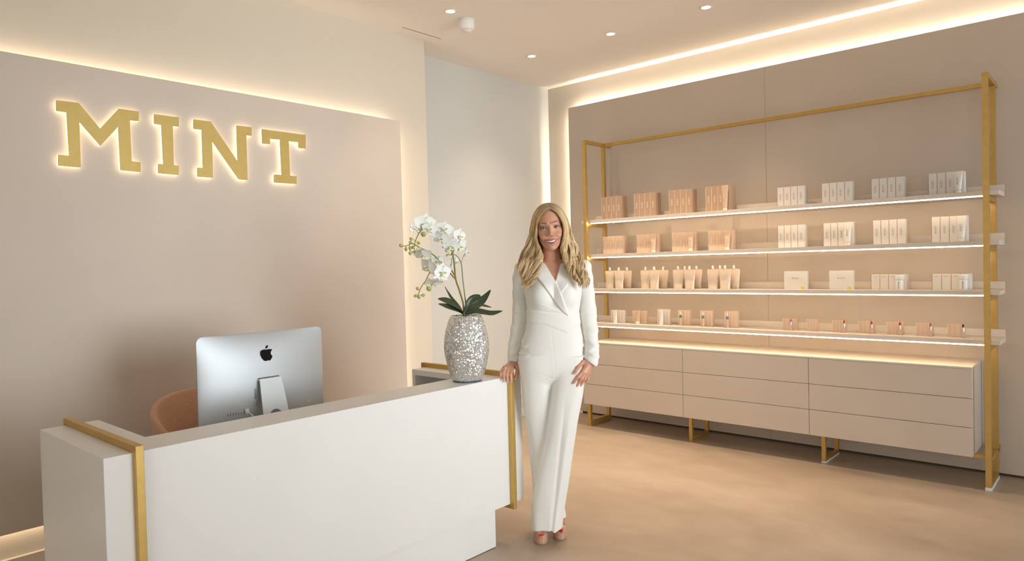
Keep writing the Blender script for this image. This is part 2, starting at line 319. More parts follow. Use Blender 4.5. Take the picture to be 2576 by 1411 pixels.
# brass bands round both ends
for xa in (0.864, 2.703):
    xb = xa+0.026; yf = 2.43
    r = MB()
    r.box(xa, xb, yf, yf+0.0262, 0.186, 0.909)                     # front upright
    r.box(xa, xb, yf+0.0264, DYB if xa < 1 else 3.115, DZ+0.0003, 0.909)  # top rail
    r.box(xa, xb, yf+0.0264, DYB if xa < 1 else 3.115, 0.186, BT-0.0008)  # bottom rail
    e = DYB if xa < 1 else 3.115
    r.box(xa, xb, e, e+0.026, 0.186, 0.909)
    dk(r, 'brass_band', M['gold'], bevel=0.0012)

# ------------------------------------------------------------------ computer seen from behind
YI = 3.155; ZB = 0.662
pc = empty('desktop_computer', (1.7145, YI, ZB)); tag(pc, 'silver all-in-one computer seen from behind on the reception worktop', 'computer')
def rrect(w, h, r, n=6):
    out = []
    for cx, cz, a0 in ((w/2-r, h/2-r, 0), (-w/2+r, h/2-r, 90), (-w/2+r, -h/2+r, 180), (w/2-r, -h/2+r, 270)):
        for k in range(n+1):
            a = math.radians(a0+90*k/n); out.append((cx+r*math.cos(a), cz+r*math.sin(a)))
    return out
zc0, hh, ww = 0.516-0.2435, 0.487, 0.650
r0 = rrect(ww, hh, 0.028, 10); ring = []
for (xa_, za_), (xb_, zb_) in zip(r0, r0[1:]+r0[:1]):
    n_ = max(1, int(math.hypot(xb_-xa_, zb_-za_)/0.018))
    ring += [(xa_+(xb_-xa_)*q/n_, za_+(zb_-za_)*q/n_) for q in range(n_)]
nr = len(ring); vs = []; fs = []
def back_y(x, z):
    """smooth bulge of the rear shell"""
    u, v = min(1, abs(x)/(ww/2)), min(1, abs(z-zc0)/(hh/2))
    return -(0.0055+0.039*((1-u**2.3)*(1-v**2.3))**0.85)
lv = [1.0, 1.0, 0.994, 0.985, 0.97, 0.95, 0.92, 0.88, 0.83, 0.77, 0.70, 0.62, 0.53, 0.43, 0.32, 0.2, 0.08]
for i, s in enumerate(lv):
    for x, z in ring:
        vs.append((x*s, 0.0 if i == 0 else back_y(x*s, zc0+z*s), zc0+z*s))
for i in range(len(lv)-1):
    for k in range(nr): fs.append((i*nr+k, i*nr+(k+1) % nr, (i+1)*nr+(k+1) % nr, (i+1)*nr+k))
fs.append(tuple((len(lv)-1)*nr+k for k in range(nr))); fs.append(tuple(reversed(range(nr))))
mb = MB(); mb.add(vs, fs); shell = mb.build('rear_shell', M['alu'], pc, auto=35)
MB().prism([(x*0.985, zc0+z*0.985) for x, z in ring], 0.0005, 0.004).build('screen_glass', M['black'], pc)
# stand: bent plate with a round cable hole, then the foot
def bez(t): return t
prof = [(-0.040, 0.296), (-0.052, 0.300), (-0.060, 0.292), (-0.068, 0.262), (-0.104, 0.125), (-0.128, 0.03), (-0.133, 0.012), (-0.128, 0.003), (-0.110, 0.0004)]
sb = bmesh.new()
hx, hz, hr = -0.002, 0.118, 0.034
# plate in (x, s) with s = height; make outline with hole by rings of quads
def wid(z): return 0.056+ (0.296-max(0, min(z, .296)))/0.296*0.018
def yat(z): 
    P = sorted((p[1], p[0]) for p in prof[2:7]); zs = [p[0] for p in P]; ys = [p[1] for p in P]
    return float(np.interp(z, zs, ys))
ca_ = math.atan2(0.052, 0.062); ANG = sorted([2*PI*k/48 for k in range(48)]+[ca_, PI-ca_, PI+ca_, 2*PI-ca_]); N = len(ANG); mb = MB()
outer = []; inner = []
for k in range(N):
    a = ANG[k]; c, s = math.cos(a), math.sin(a)
    # ray to rectangle around hole
    x1 = 0.062; t = min(x1/abs(c) if abs(c) > 1e-6 else 9, 0.052/abs(s) if abs(s) > 1e-6 else 9)
    ox, oz = c*t, s*t
    outer.append((ox, hz+oz)); inner.append((hx+hr*c, hz+hr*s))
vs = []; fs = []
th = 0.005
def P3(x, z, d, norm=True):
    wv = wid(z)/0.062 if norm else 1
    return (x*wv, yat(z)-d, z)
for d in (0, th):
    vs += [P3(x, z, d) for x, z in outer]; vs += [P3(x, z, d, False) for x, z in inner]
for k in range(N):
    k2 = (k+1) % N
    fs += [(k, k2, N+k2, N+k), (2*N+k, 3*N+k, 3*N+k2, 2*N+k2), (N+k, N+k2, 3*N+k2, 3*N+k)]
mb.add(vs, fs)
def strip(zs, ys=None):
    vs = []; fs = []
    for i, z in enumerate(zs):
        y = yat(z) if ys is None else ys[i]; w_ = wid(z)
        for x, d in ((-w_, 0), (w_, 0), (w_, th), (-w_, th)): vs.append((x, y-d, z))
    for i in range(len(zs)-1):
        for k in range(4): fs.append((i*4+k, i*4+(k+1) % 4, (i+1)*4+(k+1) % 4, (i+1)*4+k))
    fs.append((0, 1, 2, 3)); n_ = len(zs)-1; fs.append((n_*4, n_*4+3, n_*4+2, n_*4+1)); mb.add(vs, fs)
strip(list(np.linspace(0.170, 0.292, 12))); strip(list(np.linspace(0.004, 0.066, 6)))
mb.box(-0.056, 0.056, -0.066, -0.038, 0.287, 0.297)
mb.box(-0.098, 0.098, -0.134, 0.075, 0.0006, 0.0055)
mb.build('stand', M['alu_uplit'], pc, auto=40)
boxo('hinge_slot', -0.054, 0.054, -0.0463, -0.0445, 0.2972, 0.3010, M['dark_ink'], pc)
lx = 1.7145; 
def on_back(poly, name, mt, y0=-0.0475, y1=-0.0435, par=pc): return MB().prism([(p[0]-lx, p[1]-ZB) for p in poly], y0, y1).build(name, mt, par)
ly = back_y(0, 0.378); logo = on_back(APPLE, 'logo', M['mirror_black'], ly-0.0006, ly+0.010); l2 = back_y(0, 0.43); on_back(APPLE_LEAF, 'logo_leaf', M['mirror_black'], l2-0.0008, l2+0.008, logo)
for k in range(7):
    x = 1.515+k*0.0125-lx
    by = back_y(x, 0.148); boxo('port', x-0.0016, x+0.0016, by-0.0006, by+0.004, 0.142, 0.157 if k < 4 else 0.149, M['dark_ink'], pc)
by = back_y(1.941-lx, 0.146); boxo('power_button', 1.9385-lx, 1.9435-lx, by-0.0008, by+0.004, 0.141, 0.151, M['white_plastic'], pc)
lbm = MB(); by = back_y(1.645-lx, 0.23)
for k in range(9): lbm.box(1.640-lx, 1.650-lx, by-0.0006, by+0.003, 0.205+k*0.0055, 0.208+k*0.0055)
lbm.build('rating_label', M['dark_ink'], pc)
mk = MB(); 
cxm, czm = 1.645-lx, 0.186; my_ = back_y(cxm, czm)
pts = [(cxm+0.013*math.cos(2*PI*k/28), my_, czm+0.013*math.sin(2*PI*k/28)) for k in range(29)]
mk.tube(pts, 0.0008, 6); mk.tube([(cxm-.006, my_-0.0002, czm-.005), (cxm-.006, my_-0.0002, czm+.005), (cxm, my_-0.0002, czm-.002), (cxm+.006, my_-0.0002, czm+.005), (cxm+.006, my_-0.0002, czm-.005)], 0.0007, 6)
mk.build('engraved_mark', M['grey_ink'], pc)
cab = MB(); cab.tube([(1.600, 3.108, 0.812), (1.604, 3.085, 0.806), (1.612, 3.06, 0.788), (1.63, 3.03, 0.775), (1.66, 3.005, 0.785), (1.69, 2.995, 0.792), (1.715, 3.0, 0.785), (1.735, 3.03, 0.775), (1.735, 3.085, 0.765), (1.74, 3.12, 0.72), (1.75, 3.14, 0.668)], 0.0028, 8)
cab.tube([(1.62, 2.985, 0.668), (1.63, 2.99, 0.75), (1.66, 2.99, 0.783), (1.70, 2.985, 0.780), (1.745, 3.03, 0.71), (1.75, 3.06, 0.668)], 0.0028, 8)
cab.box(1.592, 1.608, 3.102, 3.118, 0.803, 0.826)
cab.v = [(v[0]-lx, v[1]-YI, v[2]-ZB) for v in cab.v]; cab.build('power_cable', M['white_plastic'], pc, smooth=True)

# ------------------------------------------------------------------ chair behind the desk
ch = empty('desk_chair', (1.72, 3.62, 0), 0.12); tag(ch, 'peach upholstered shell chair half hidden behind the computer', 'chair')
mb = MB(); nu, nv = 36, 14; vs = []; fs = []
def shell_pt(u, v, off):
    a = math.radians(-112+224*u)         # around the sitter, opening towards -y
    h = 0.33*(math.cos(math.radians((u-0.5)*150))**0.6)+0.06
    r = 0.265+0.03*v + off
    return (r*math.sin(a)*1.02, r*math.cos(a)*0.9-0.02+0.05*v, 0.44+h*v**0.92)
for off in (0, 0.045):
    for j in range(nv+1):
        for i in range(nu+1): vs.append(shell_pt(i/nu, j/nv, off*(1-0.35*(j/nv)**3)))
S = (nu+1)*(nv+1)
for j in range(nv):
    for i in range(nu):
        a = j*(nu+1)+i; fs.append((a, a+1, a+nu+2, a+nu+1)); fs.append((S+a, S+a+nu+1, S+a+nu+2, S+a+1))
for i in range(nu):
    fs.append((nv*(nu+1)+i, nv*(nu+1)+i+1, S+nv*(nu+1)+i+1, S+nv*(nu+1)+i)); fs.append((i+1, i, S+i, S+i+1))
for j in range(nv):
    a = j*(nu+1); fs.append((a, a+nu+1, S+a+nu+1, S+a)); a += nu; fs.append((a+nu+1, a, S+a, S+a+nu+1))
mb.add(vs, fs); o = mb.build('backrest', M['peach'], ch, smooth=True)
sm = o.modifiers.new('sub', 'SUBSURF'); sm.levels = 1; sm.render_levels = 1
MB().lathe([(0.20, 0.37), (0.245, 0.385), (0.255, 0.42), (0.245, 0.455), (0.20, 0.468), (0.05, 0.472)], n=36).build('seat', M['peach'], ch, smooth=True)
for sx in (-1, 1):
    for sy in (-1, 1): MB().tube([(sx*0.15, sy*0.15, 0.375), (sx*0.215, sy*0.215, 0.0)], [0.016, 0.010], 12).build('leg', M['gold'], ch, smooth=True)

# ------------------------------------------------------------------ glitter vase
def vase_mat():
    mt = bpy.data.materials.new('crackle_mirror_mosaic'); mt.use_nodes = True; nt = mt.node_tree; b = nt.nodes['Principled BSDF']
    tc = nt.nodes.new('ShaderNodeTexCoord'); vo = nt.nodes.new('ShaderNodeTexVoronoi'); vo.inputs['Scale'].default_value = 170
    nt.links.new(tc.outputs['Object'], vo.inputs['Vector'])
    ve = nt.nodes.new('ShaderNodeTexVoronoi'); ve.feature = 'DISTANCE_TO_EDGE'; ve.inputs['Scale'].default_value = 170
    nt.links.new(tc.outputs['Object'], ve.inputs['Vector'])
    ge = nt.nodes.new('ShaderNodeNewGeometry')
    sub = nt.nodes.new('ShaderNodeVectorMath'); sub.operation = 'SUBTRACT'; sub.inputs[1].default_value = (0.5, 0.5, 0.5)
    nt.links.new(vo.outputs['Color'], sub.inputs[0])
    sc = nt.nodes.new('ShaderNodeVectorMath'); sc.operation = 'SCALE'; sc.inputs['Scale'].default_value = 0.75
    nt.links.new(sub.outputs[0], sc.inputs[0])
    ad = nt.nodes.new('ShaderNodeVectorMath'); ad.operation = 'ADD'; nt.links.new(sc.outputs[0], ad.inputs[0]); nt.links.new(ge.outputs['Normal'], ad.inputs[1])
    no = nt.nodes.new('ShaderNodeVectorMath'); no.operation = 'NORMALIZE'; nt.links.new(ad.outputs[0], no.inputs[0])
    nt.links.new(no.outputs[0], b.inputs['Normal'])
    lt = nt.nodes.new('ShaderNodeMath'); lt.operation = 'GREATER_THAN'; lt.inputs[1].default_value = 0.045; nt.links.new(ve.outputs[0], lt.inputs[0])
    mx = nt.nodes.new('ShaderNodeMix'); mx.data_type = 'RGBA'; mx.inputs[6].default_value = (0.45, 0.46, 0.45, 1); mx.inputs[7].default_value = (0.88, 0.90, 0.90, 1)
    nt.links.new(lt.outputs[0], mx.inputs[0]); nt.links.new(mx.outputs[2], b.inputs['Base Color'])
    ml = nt.nodes.new('ShaderNodeMath'); ml.operation = 'MULTIPLY'; ml.inputs[1].default_value = 0.85; nt.links.new(lt.outputs[0], ml.inputs[0])
    nt.links.new(ml.outputs[0], b.inputs['Metallic']); b.inputs['Roughness'].default_value = 0.16
    return mt
M['vase'] = vase_mat()
vs_ = empty('flower_vase', (2.498, 2.545, DZ)); tag(vs_, 'tall silver crackle mosaic vase on the reception counter', 'vase')
MB().lathe([(0.0, 0.006), (0.072, 0.006), (0.080, 0.012), (0.089, 0.04), (0.103, 0.09), (0.113, 0.14), (0.1165, 0.175), (0.1145, 0.21), (0.106, 0.26), (0.094, 0.30), (0.083, 0.326), (0.078, 0.334), (0.074, 0.337), (0.068, 0.334), (0.072, 0.322), (0.080, 0.30), (0.0, 0.296)], n=72).build('vase_body', M['vase'], vs_, smooth=True)
MB().lathe([(0.070, 0.0003), (0.074, 0.0055)], n=48).build('foot_ring', M['dark_ink'], vs_)

# ------------------------------------------------------------------ orchid standing in the vase
M['stem'] = mat('orchid_stem', (0.26, 0.17, 0.04), 0.5, noise=(30, 0.3, (0.20, 0.22, 0.05)))
M['stem_green'] = mat('orchid_green_stem', (0.22, 0.25, 0.07), 0.5)
M['leaf'] = mat('orchid_leaf', (0.022, 0.05, 0.018), 0.38, noise=(18, 0.3, (0.035, 0.05, 0.025)), bump=(80, 0.1))
M['petal'] = mat('orchid_petal', (0.86, 0.87, 0.82), 0.55, noise=(30, 0.03), sss=0.15)
M['lip'] = mat('orchid_lip', (0.62, 0.62, 0.22), 0.5, noise=(90, 0.2, (0.8, 0.8, 0.55)))
M['bud'] = mat('orchid_bud', (0.42, 0.45, 0.10), 0.45, noise=(60, 0.2))
orc = empty('potted_orchid', (2.48, 2.545, 1.205)); tag(orc, 'white artificial orchid spray with dark green leaves standing in the vase', 'orchid')
OC = Vector(orc.location)
def catmull(pts, n=6):
    P = [Vector(p) for p in pts]; P = [P[0]*2-P[1]]+P+[P[-1]*2-P[-2]]; out = []
    for i in range(1, len(P)-2):
        for k in range(n):
            t = k/n; p0, p1, p2, p3 = P[i-1:i+3]
            out.append(0.5*((2*p1)+(p2-p0)*t+(2*p0-5*p1+4*p2-p3)*t*t+(3*p1-p0-3*p2+p3)*t**3))
    out.append(P[-2]); return out
for key, r0, r1, mt in (('main', 0.0048, 0.002, 'stem'), ('A', 0.0036, 0.0016, 'stem'), ('B', 0.0036, 0.0016, 'stem'), ('C', 0.0034, 0.0018, 'stem_green')):
    P = catmull([Vector(p)-OC for p in STEMS[key]], 6)
    if key in ('main', 'C'): P = [Vector((P[0].x-0.0, P[0].y, 0.0))]+P
    R = list(np.linspace(r0, r1, len(P)))
    MB().tube(P, R, 9).build('stem', M[mt], orc, smooth=True)
def near_stem(p):
    best = None
    for key in STEMS:
        for q in catmull(STEMS[key], 4):
            d = (q-Vector(p)).length
            if best is None or d < best[0]: best = (d, q)
    return best[1]
def leaf(pts, wmax):
    P = catmull(pts, 6); n = len(P); mb = MB(); vs = []; fs = []
    for i, p in enumerate(P):
        t = i/(n-1); t0 = (P[min(i+1, n-1)]-P[max(i-1, 0)]).normalized()
        side = t0.cross(Vector((0.25, -0.75, 0.62))).normalized(); nrm = side.cross(t0).normalized()
        w_ = wmax*(0.22+0.78*math.sin(PI*min(1, t*0.93+0.10)**1.25))*(1 if t < 0.97 else 0.25)
        for k, s in enumerate((-1, -0.5, 0, 0.5, 1)):
            q = Vector(p)-OC + side*(s*w_) + nrm*(abs(s)**1.5*w_*0.30)
            vs.append(q+nrm*0.0009)
        for k, s in enumerate((1, 0.5, 0, -0.5, -1)):
            q = Vector(p)-OC + side*(s*w_) + nrm*(abs(s)**1.5*w_*0.30)
            vs.append(q-nrm*0.0009)
    for i in range(n-1):
        for k in range(10): fs.append((i*10+k, i*10+(k+1) % 10, (i+1)*10+(k+1) % 10, (i+1)*10+k))
    fs.append(tuple(range(9, -1, -1))); fs.append(tuple((n-1)*10+k for k in range(10)))
    return mb.add(vs, fs).build('leaf', M['leaf'], orc, smooth=True)
for pts, w_ in zip(LV, (0.014, 0.026, 0.019, 0.021, 0.023, 0.011, 0.021)): leaf(pts, w_)
def petal_mb(mb, C, R, L, Wd, cup, ang, base=0.15, tilt=0.0):
    """one petal in the flower's local frame: x right, z up, -y towards the viewer"""
    nu, nv = 7, 6; vs = []; fs = []
    for side in (0, 1):
        for j in range(nv+1):
            t = j/nv; w_ = Wd*math.sin(PI*(0.10+0.86*t)**0.8)
            for i in range(nu+1):
                s = (i/nu)*2-1
                x = s*w_; z = L*(base*0.2+t); y = -cup*(s*s)*w_*0.5 + cup*L*0.35*math.sin(t*2.2)+tilt*L*t*t + side*0.0011
                c, sn = math.cos(ang), math.sin(ang); q = Vector((x*c+z*sn, y, -x*sn+z*c))
                vs.append(C + R @ q)
    S = (nu+1)*(nv+1)
    for j in range(nv):
        for i in range(nu):
            a = j*(nu+1)+i; fs.append((a, a+1, a+nu+2, a+nu+1)); fs.append((S+a, S+a+nu+1, S+a+nu+2, S+a+1))
    mb.add(vs, fs)
fr = random.Random(5)
sizes = [0.058, 0.040, 0.046, 0.044, 0.046, 0.050, 0.050, 0.050, 0.048, 0.052, 0.050, 0.036, 0.040, 0.034, 0.026]
tilts = [(25, 15), (5, -10), (-5, 0), (30, -20), (20, 35), (45, 5), (35, 30), (60, -20), (20, -45), (15, 25), (75, 5), (10, 70), (20, 50), (50, 0), (0, 60)]
for (p, s, (ax, az)) in zip(FL, sizes, tilts):
    C = Vector(p)-OC
    R = (Matrix.Rotation(math.radians(az-35), 3, 'Z') @ Matrix.Rotation(math.radians(ax-8), 3, 'X') @ Matrix.Rotation(math.radians(fr.uniform(-25, 25)), 3, 'Y'))
    mb = MB()
    if s > 0.03:
        for ang, l, w_ in ((0, 0.95, 0.36), (128, 0.92, 0.36), (-128, 0.92, 0.36)): petal_mb(mb, C+R @ Vector((0, 0.003, 0)), R, s*l, s*w_, 0.25, math.radians(ang))
        for ang in (68, -68): petal_mb(mb, C, R, s*1.02, s*0.56, 0.22, math.radians(ang))
    else:
        for ang in (0, 100, -100): petal_mb(mb, C, R, s*1.0, s*0.62, 0.6, math.radians(ang))
    fl = mb.build('flower', M['petal'], orc, smooth=True, fixn=False)
    if s > 0.03:
        lp = MB(); petal_mb(lp, C+R @ Vector((0, -0.006, 0)), R, s*0.34, s*0.15, -0.9, PI, tilt=-0.6)
        for sx in (-1, 1): petal_mb(lp, C+R @ Vector((sx*0.003, -0.006, 0)), R, s*0.22, s*0.11, -0.9, sx*1.2, tilt=-1.2)
        lp.build('flower_lip', M['lip'], fl, smooth=True, fixn=False)
    q = near_stem(p)-OC; mid = (q+C)/2+Vector((0, 0.004, 0.01))
    MB().tube(catmull([q, mid, C+R @ Vector((0, 0.006, 0))], 5), 0.0014, 6).build('flower_stalk', M['stem_green'], fl, smooth=True)
for i, p in enumerate(BUD):
    r = 0.0115 if i in (0, 15) else 0.0078 if i < 10 or i > 13 else 0.0062
    C = Vector(p)-OC; q = near_stem(p)-OC; d = (C-q); d = d.normalized() if d.length > 1e-4 else Vector((0, 0, -1))
    mb = MB(); mb.lathe([(0.0004, -r*1.3), (r*0.6, -r*0.9), (r*0.98, -r*0.15), (r*0.9, r*0.5), (r*0.45, r*1.1), (r*0.1, r*1.35)], n=14)
    Rq = d.to_track_quat('-Z', 'Y').to_matrix() if False else Vector((0, 0, -1)).rotation_difference(d).to_matrix()
    mb.v = [tuple(C + Rq @ Vector(v)) for v in mb.v]
    bo = mb.build('bud', M['bud'], orc, smooth=True)
    MB().tube(catmull([q, (q+C)/2+Vector((0, 0, 0.004)), C], 4), 0.0011, 6).build('bud_stalk', M['stem_green'], bo, smooth=True)
# ------------------------------------------------------------------ shelf unit on the right wall
SZ = [1.825, 1.517, 1.207, 0.899]       # undersides of the four shelves, top to bottom
su = empty('shelving_unit', (5.3, 2.17, 0)); tag(su, 'wide wall shelving with a brass frame and four lit shelves', 'shelving')
def sp(mb, name, mt, bevel=0.0012, parent=None, **k):
    mb.v = [(v[0]-5.3, v[1]-2.17, v[2]) for v in mb.v]; return mb.build(name, mt, parent or su, bevel=bevel, **k)
GR, GL = (0.652, 0.684), (3.656, 3.688)
ZT = 2.575
for g in (GR, GL):
    b = MB(); b.box(5.130, 5.160, g[0], g[1], 0.022, ZT); sp(b, 'post', M['gold'])
    b = MB(); b.box(5.430, 5.460, g[0], g[1], 0.022, ZT-0.0305); sp(b, 'post', M['gold'])
    b = MB(); b.box(5.1605, 5.539, g[0], g[1], ZT-0.030, ZT); sp(b, 'side_rail', M['gold'])
    b = MB(); b.box(5.1605, 5.4295, g[0], g[1], 0.022, 0.050); sp(b, 'side_rail', M['gold'])
    b = MB(); b.box(5.128, 5.462, g[0]-0.002, g[1]+0.002, 0.0, 0.0215); sp(b, 'floor_pad', M['white_foot'] if g is GR else M['gold'], bevel=0.003)
    for z in SZ:
        b = MB(); b.box(5.1605, 5.4295, g[0], g[1], z-0.030, z-0.0005); sp(b, 'bracket', M['gold'])
b = MB(); b.box(5.1605, 5.539, GR[0], GR[1], 0.180, 0.205); sp(b, 'side_rail', M['gold'])
b = MB(); b.box(5.432, 5.458, GR[1]+0.0005, GL[0]-0.0005, ZT-0.029, ZT-0.001); sp(b, 'top_rail', M['gold'])
b = MB(); b.box(5.20, 5.225, GR[1]+0.0005, 0.80, 0.180, 0.2035); sp(b, 'cabinet_rail', M['gold'])
for z in SZ:
    b = MB()
    b.box(5.176, 5.424, 0.607, 3.745, z+0.004, z+0.032)            # plank
    b.box(5.412, 5.424, 0.607, 3.745, z+0.0325, z+0.081)           # upstand
    sh = sp(b, 'shelf', M['shelf'])
    b = MB(); b.box(5.1775, 5.187, GR[1]+0.001, 3.645, z-0.003, z+0.0038); sp(b, 'led_strip', M['led'], bevel=0, parent=sh)

# ------------------------------------------------------------------ low drawer cabinet
dc = empty('drawer_cabinet', (5.3, 2.2, 0)); tag(dc, 'long low beige drawer cabinet on brass legs under the shelves', 'cabinet')
def cp(mb, name, mt, bevel=0.001, parent=None, **k):
    mb.v = [(v[0]-5.3, v[1]-2.2, v[2]) for v in mb.v]; return mb.build(name, mt, parent or dc, bevel=bevel, **k)
CY0, CY1, CZ0, CZ1, CX = 0.745, 3.704, 0.205, 0.767, 5.10
b = MB(); b.box(CX+0.020, 5.538, CY0, 3.650, CZ0+0.001, CZ1-0.0125); cp(b, 'carcass', M['drawer'])
b = MB(); b.box(CX-0.001, 5.538, CY0-0.001, 3.6502, CZ1-0.012, CZ1); cp(b, 'top_panel', M['shelf'])
cols = [(CY0, 1.728), (1.731, 2.718), (2.721, CY1)]
rows = [(CZ0, 0.386), (0.389, 0.569), (0.572, CZ1-0.013)]
for y0, y1 in cols:
    for z0, z1 in rows:
        b = MB(); b.box(CX, CX+0.0195, y0, y1, z0, z1); cp(b, 'drawer', M['drawer'])
for y in (1.655, 2.692):
    b = MB(); b.box(5.165, 5.190, y-0.014, y+0.014, 0.012, CZ0); b.box(5.445, 5.470, y-0.014, y+0.014, 0.012, CZ0); b.box(5.1905, 5.4445, y-0.014, y+0.014, 0.012, 0.036)
    lg = cp(b, 'leg', M['gold'])
    b = MB(); b.box(5.165, 5.470, y-0.015, y+0.015, 0.0, 0.0115); cp(b, 'floor_pad', M['white_foot'] if y < 2 else M['gold'], parent=lg)

# ------------------------------------------------------------------ merchandise
M['tan_card'] = mat('tan_card', (0.50, 0.35, 0.25), 0.55, noise=(20, 0.03))
M['tan_card2'] = mat('light_tan_card', (0.66, 0.50, 0.385), 0.55, noise=(20, 0.03))
M['cream_lit_edge'] = mat('cream_lit_edge', (0.86, 0.77, 0.65), 0.5)  # tan cartons: light caught on box edges painted as cream lines; also slim-carton stripes
M['white_card'] = mat('white_card', (0.78, 0.76, 0.72), 0.5, noise=(20, 0.02))
M['rose_edge'] = mat('rose_edge', (0.55, 0.25, 0.20), 0.5)
M['ink_light'] = mat('cream_print', (0.85, 0.74, 0.62), 0.5)
M['ink_taupe'] = mat('taupe_print', (0.42, 0.36, 0.31), 0.5)
M['ink_gold'] = mat('gold_print', (0.62, 0.50, 0.33), 0.5)
M['yellow'] = mat('yellow_sticker', (0.80, 0.62, 0.05), 0.5)
M['pearl_tan'] = mat('pearl_tan_plastic', (0.62, 0.46, 0.34), 0.28, coat=0.3)
M['pearl_white'] = mat('pearl_white_plastic', (0.80, 0.79, 0.75), 0.28, coat=0.3)
M['pouch'] = mat('metallic_beige_foil', (0.78, 0.66, 0.55), 0.34, 0.2, bump=(40, 0.25))
M['cap_cream'] = mat('cream_cap', (0.86, 0.80, 0.70), 0.35)
M['lid_white'] = mat('white_lid', (0.82, 0.83, 0.83), 0.3)
M['silver'] = mat('silver_metal', (0.75, 0.75, 0.73), 0.22, 1.0)
M['teal'] = mat('teal_glass', (0.12, 0.26, 0.26), 0.2)
M['steel_blue'] = mat('steel_blue_glass', (0.16, 0.22, 0.27), 0.2)
M['lipred'] = mat('red_lipstick_wax', (0.50, 0.03, 0.03), 0.35)
M['lippink'] = mat('coral_lipstick_wax', (0.62, 0.10, 0.09), 0.35)
M['lipdark'] = mat('dark_red_lipstick_wax', (0.16, 0.01, 0.01), 0.35)
# logo lettering outlines, unit height, origin at the word's centre
def word_polys():
    out = []
    for poly in (LET_M, LET_I, LET_N, LET_T): out.append([((p[0]-1.833)/0.328, (p[1]-2.191)/0.328) for p in poly])
    return out
WORD = word_polys()
def lettering(h, x, y, z, vertical, mt, parent):
    """MINT on a face that looks towards -x; across the face image-right is -y"""
    mb = MB()
    for poly in WORD:
        pp = []
        for a, b_ in poly:
            a, b_ = a*h, b_*h
            if vertical: a, b_ = -b_, a
            pp.append((y-a, z+b_))
        mb.prism(pp, x-0.0004, x+0.0006, axis='x')
    return mb.build('lettering', mt, parent)
ORD = {4: ['leftmost', 'second', 'third', 'rightmost'], 1: ['single']}
CL4 = ['first', 'second', 'third', 'fourth']
XF = 5.27
def carton(y_left, y_right, z, h, dep, body, edge, ink, wordh, vertical=True, x=XF, wordz=0.5, stripes=0):
    w_ = y_left-y_right-0.0012; o = empty('carton', (x, (y_left+y_right)/2, z))
    MB().box(0, dep, -w_/2, w_/2, 0, h).build('box_body', body, o, bevel=0.0006)
    MB().box(-0.0003, 0.0012, w_/2-0.0022, w_/2+0.0003, 0.0005, h-0.0005).build('edge_band', edge, o)
    if stripes:
        for k in range(stripes):
            yy = w_/2-w_*(k+1)/(stripes+1); MB().box(-0.0003, 0.0010, yy-0.0012, yy+0.0012, 0.001, h-0.001).build('stripe', edge, o)
    if ink: lettering(wordh, -0.0002, 0, h*wordz, vertical, ink, o)
    return o
def tube(y, z, h, body, capm, ink, x, wtop):
    o = empty('squeeze_tube', (x, y, z))
    MB().lathe([(0.0165, 0.0), (0.0175, 0.002), (0.0175, 0.020), (0.016, 0.022)], n=24).build('cap', capm, o, auto=40)
    vs = []; fs = []; n = 24; L = 12
    for j in range(L+1):
        t = j/L; zz = 0.0225+(h-0.0225)*t; rx = 0.0185*(1-t)+0.0022*t; ry = 0.0185*(1-t)+wtop/2*t
        if t > 0.93: rx = 0.0012
        for k in range(n):
            a = 2*PI*k/n; vs.append((rx*math.cos(a), ry*math.sin(a), zz))
    for j in range(L):
        for k in range(n): fs.append((j*n+k, j*n+(k+1) % n, (j+1)*n+(k+1) % n, (j+1)*n+k))
    fs.append(tuple(range(n-1, -1, -1))); fs.append(tuple(L*n+k for k in range(n)))
    MB().add(vs, fs).build('tube_body', body, o, auto=40)
    lettering(0.011 if h > 0.14 else 0.007, -0.0135, 0, h*0.55, True, ink, o)
    return o
def put_cluster(ys, z, h, dep, kind, row, ci, shelfname, has_tube):
    tan = kind == 'tan'; body = (M['tan_card'] if row == 0 else M['tan_card2']) if tan else M['white_card']
    edge = M['cream_lit_edge'] if tan else M['rose_edge']; ink = M['ink_light'] if tan else M['ink_taupe']
    col = 'tan' if tan else 'white'; size = 'tall' if row == 0 else 'medium'
    cl = '%s %s cluster' % (CL4[ci], col)
    n = len(ys)-1
    for k in range(n):
        hk = h
        o = carton(ys[k], ys[k+1], z, hk, dep*0.5, body, edge, ink, 0.0125 if tan else 0.0115, wordz=0.5)
        tag(o, '%s %s carton marked MINT, %s of four in the %s, %s shelf' % (size, col, ORD[4][k], cl, shelfname), 'carton', '%s cartons on the %s shelf' % (col, shelfname))
    o = carton(ys[-2], ys[-1], z, h, dep*0.5, body, edge, None, 0, x=XF+dep*0.5+0.0015)
    tag(o, '%s %s carton standing behind the rightmost one of the %s, %s shelf' % (size, col, cl, shelfname), 'carton', '%s cartons on the %s shelf' % (col, shelfname))
    if has_tube:
        y = (ys[-2]+ys[-1])/2+0.004
        t = tube(y, z, h*0.985, M['pearl_tan'] if tan else M['pearl_white'], M['cap_cream'], ink, XF-0.022, 0.056)
        tag(t, '%s squeeze tube in front of the %s, %s shelf' % ('pearly '+col, cl, shelfname), 'tube', 'squeeze tubes on the shelves')
zt = [z+0.0325 for z in SZ]
row1t = [[3.583, 3.532, 3.480, 3.429, 3.374], [3.243, 3.191, 3.139, 3.084, 3.030], [2.903, 2.852, 2.798, 2.747, 2.693], [2.573, 2.524, 2.471, 2.420, 2.369]]
row1w = [[1.996, 1.948, 1.897, 1.847, 1.796], [1.675, 1.622, 1.571, 1.520, 1.467], [1.346, 1.296, 1.245, 1.194, 1.143], [1.001, 0.951, 0.902, 0.852, 0.801]]
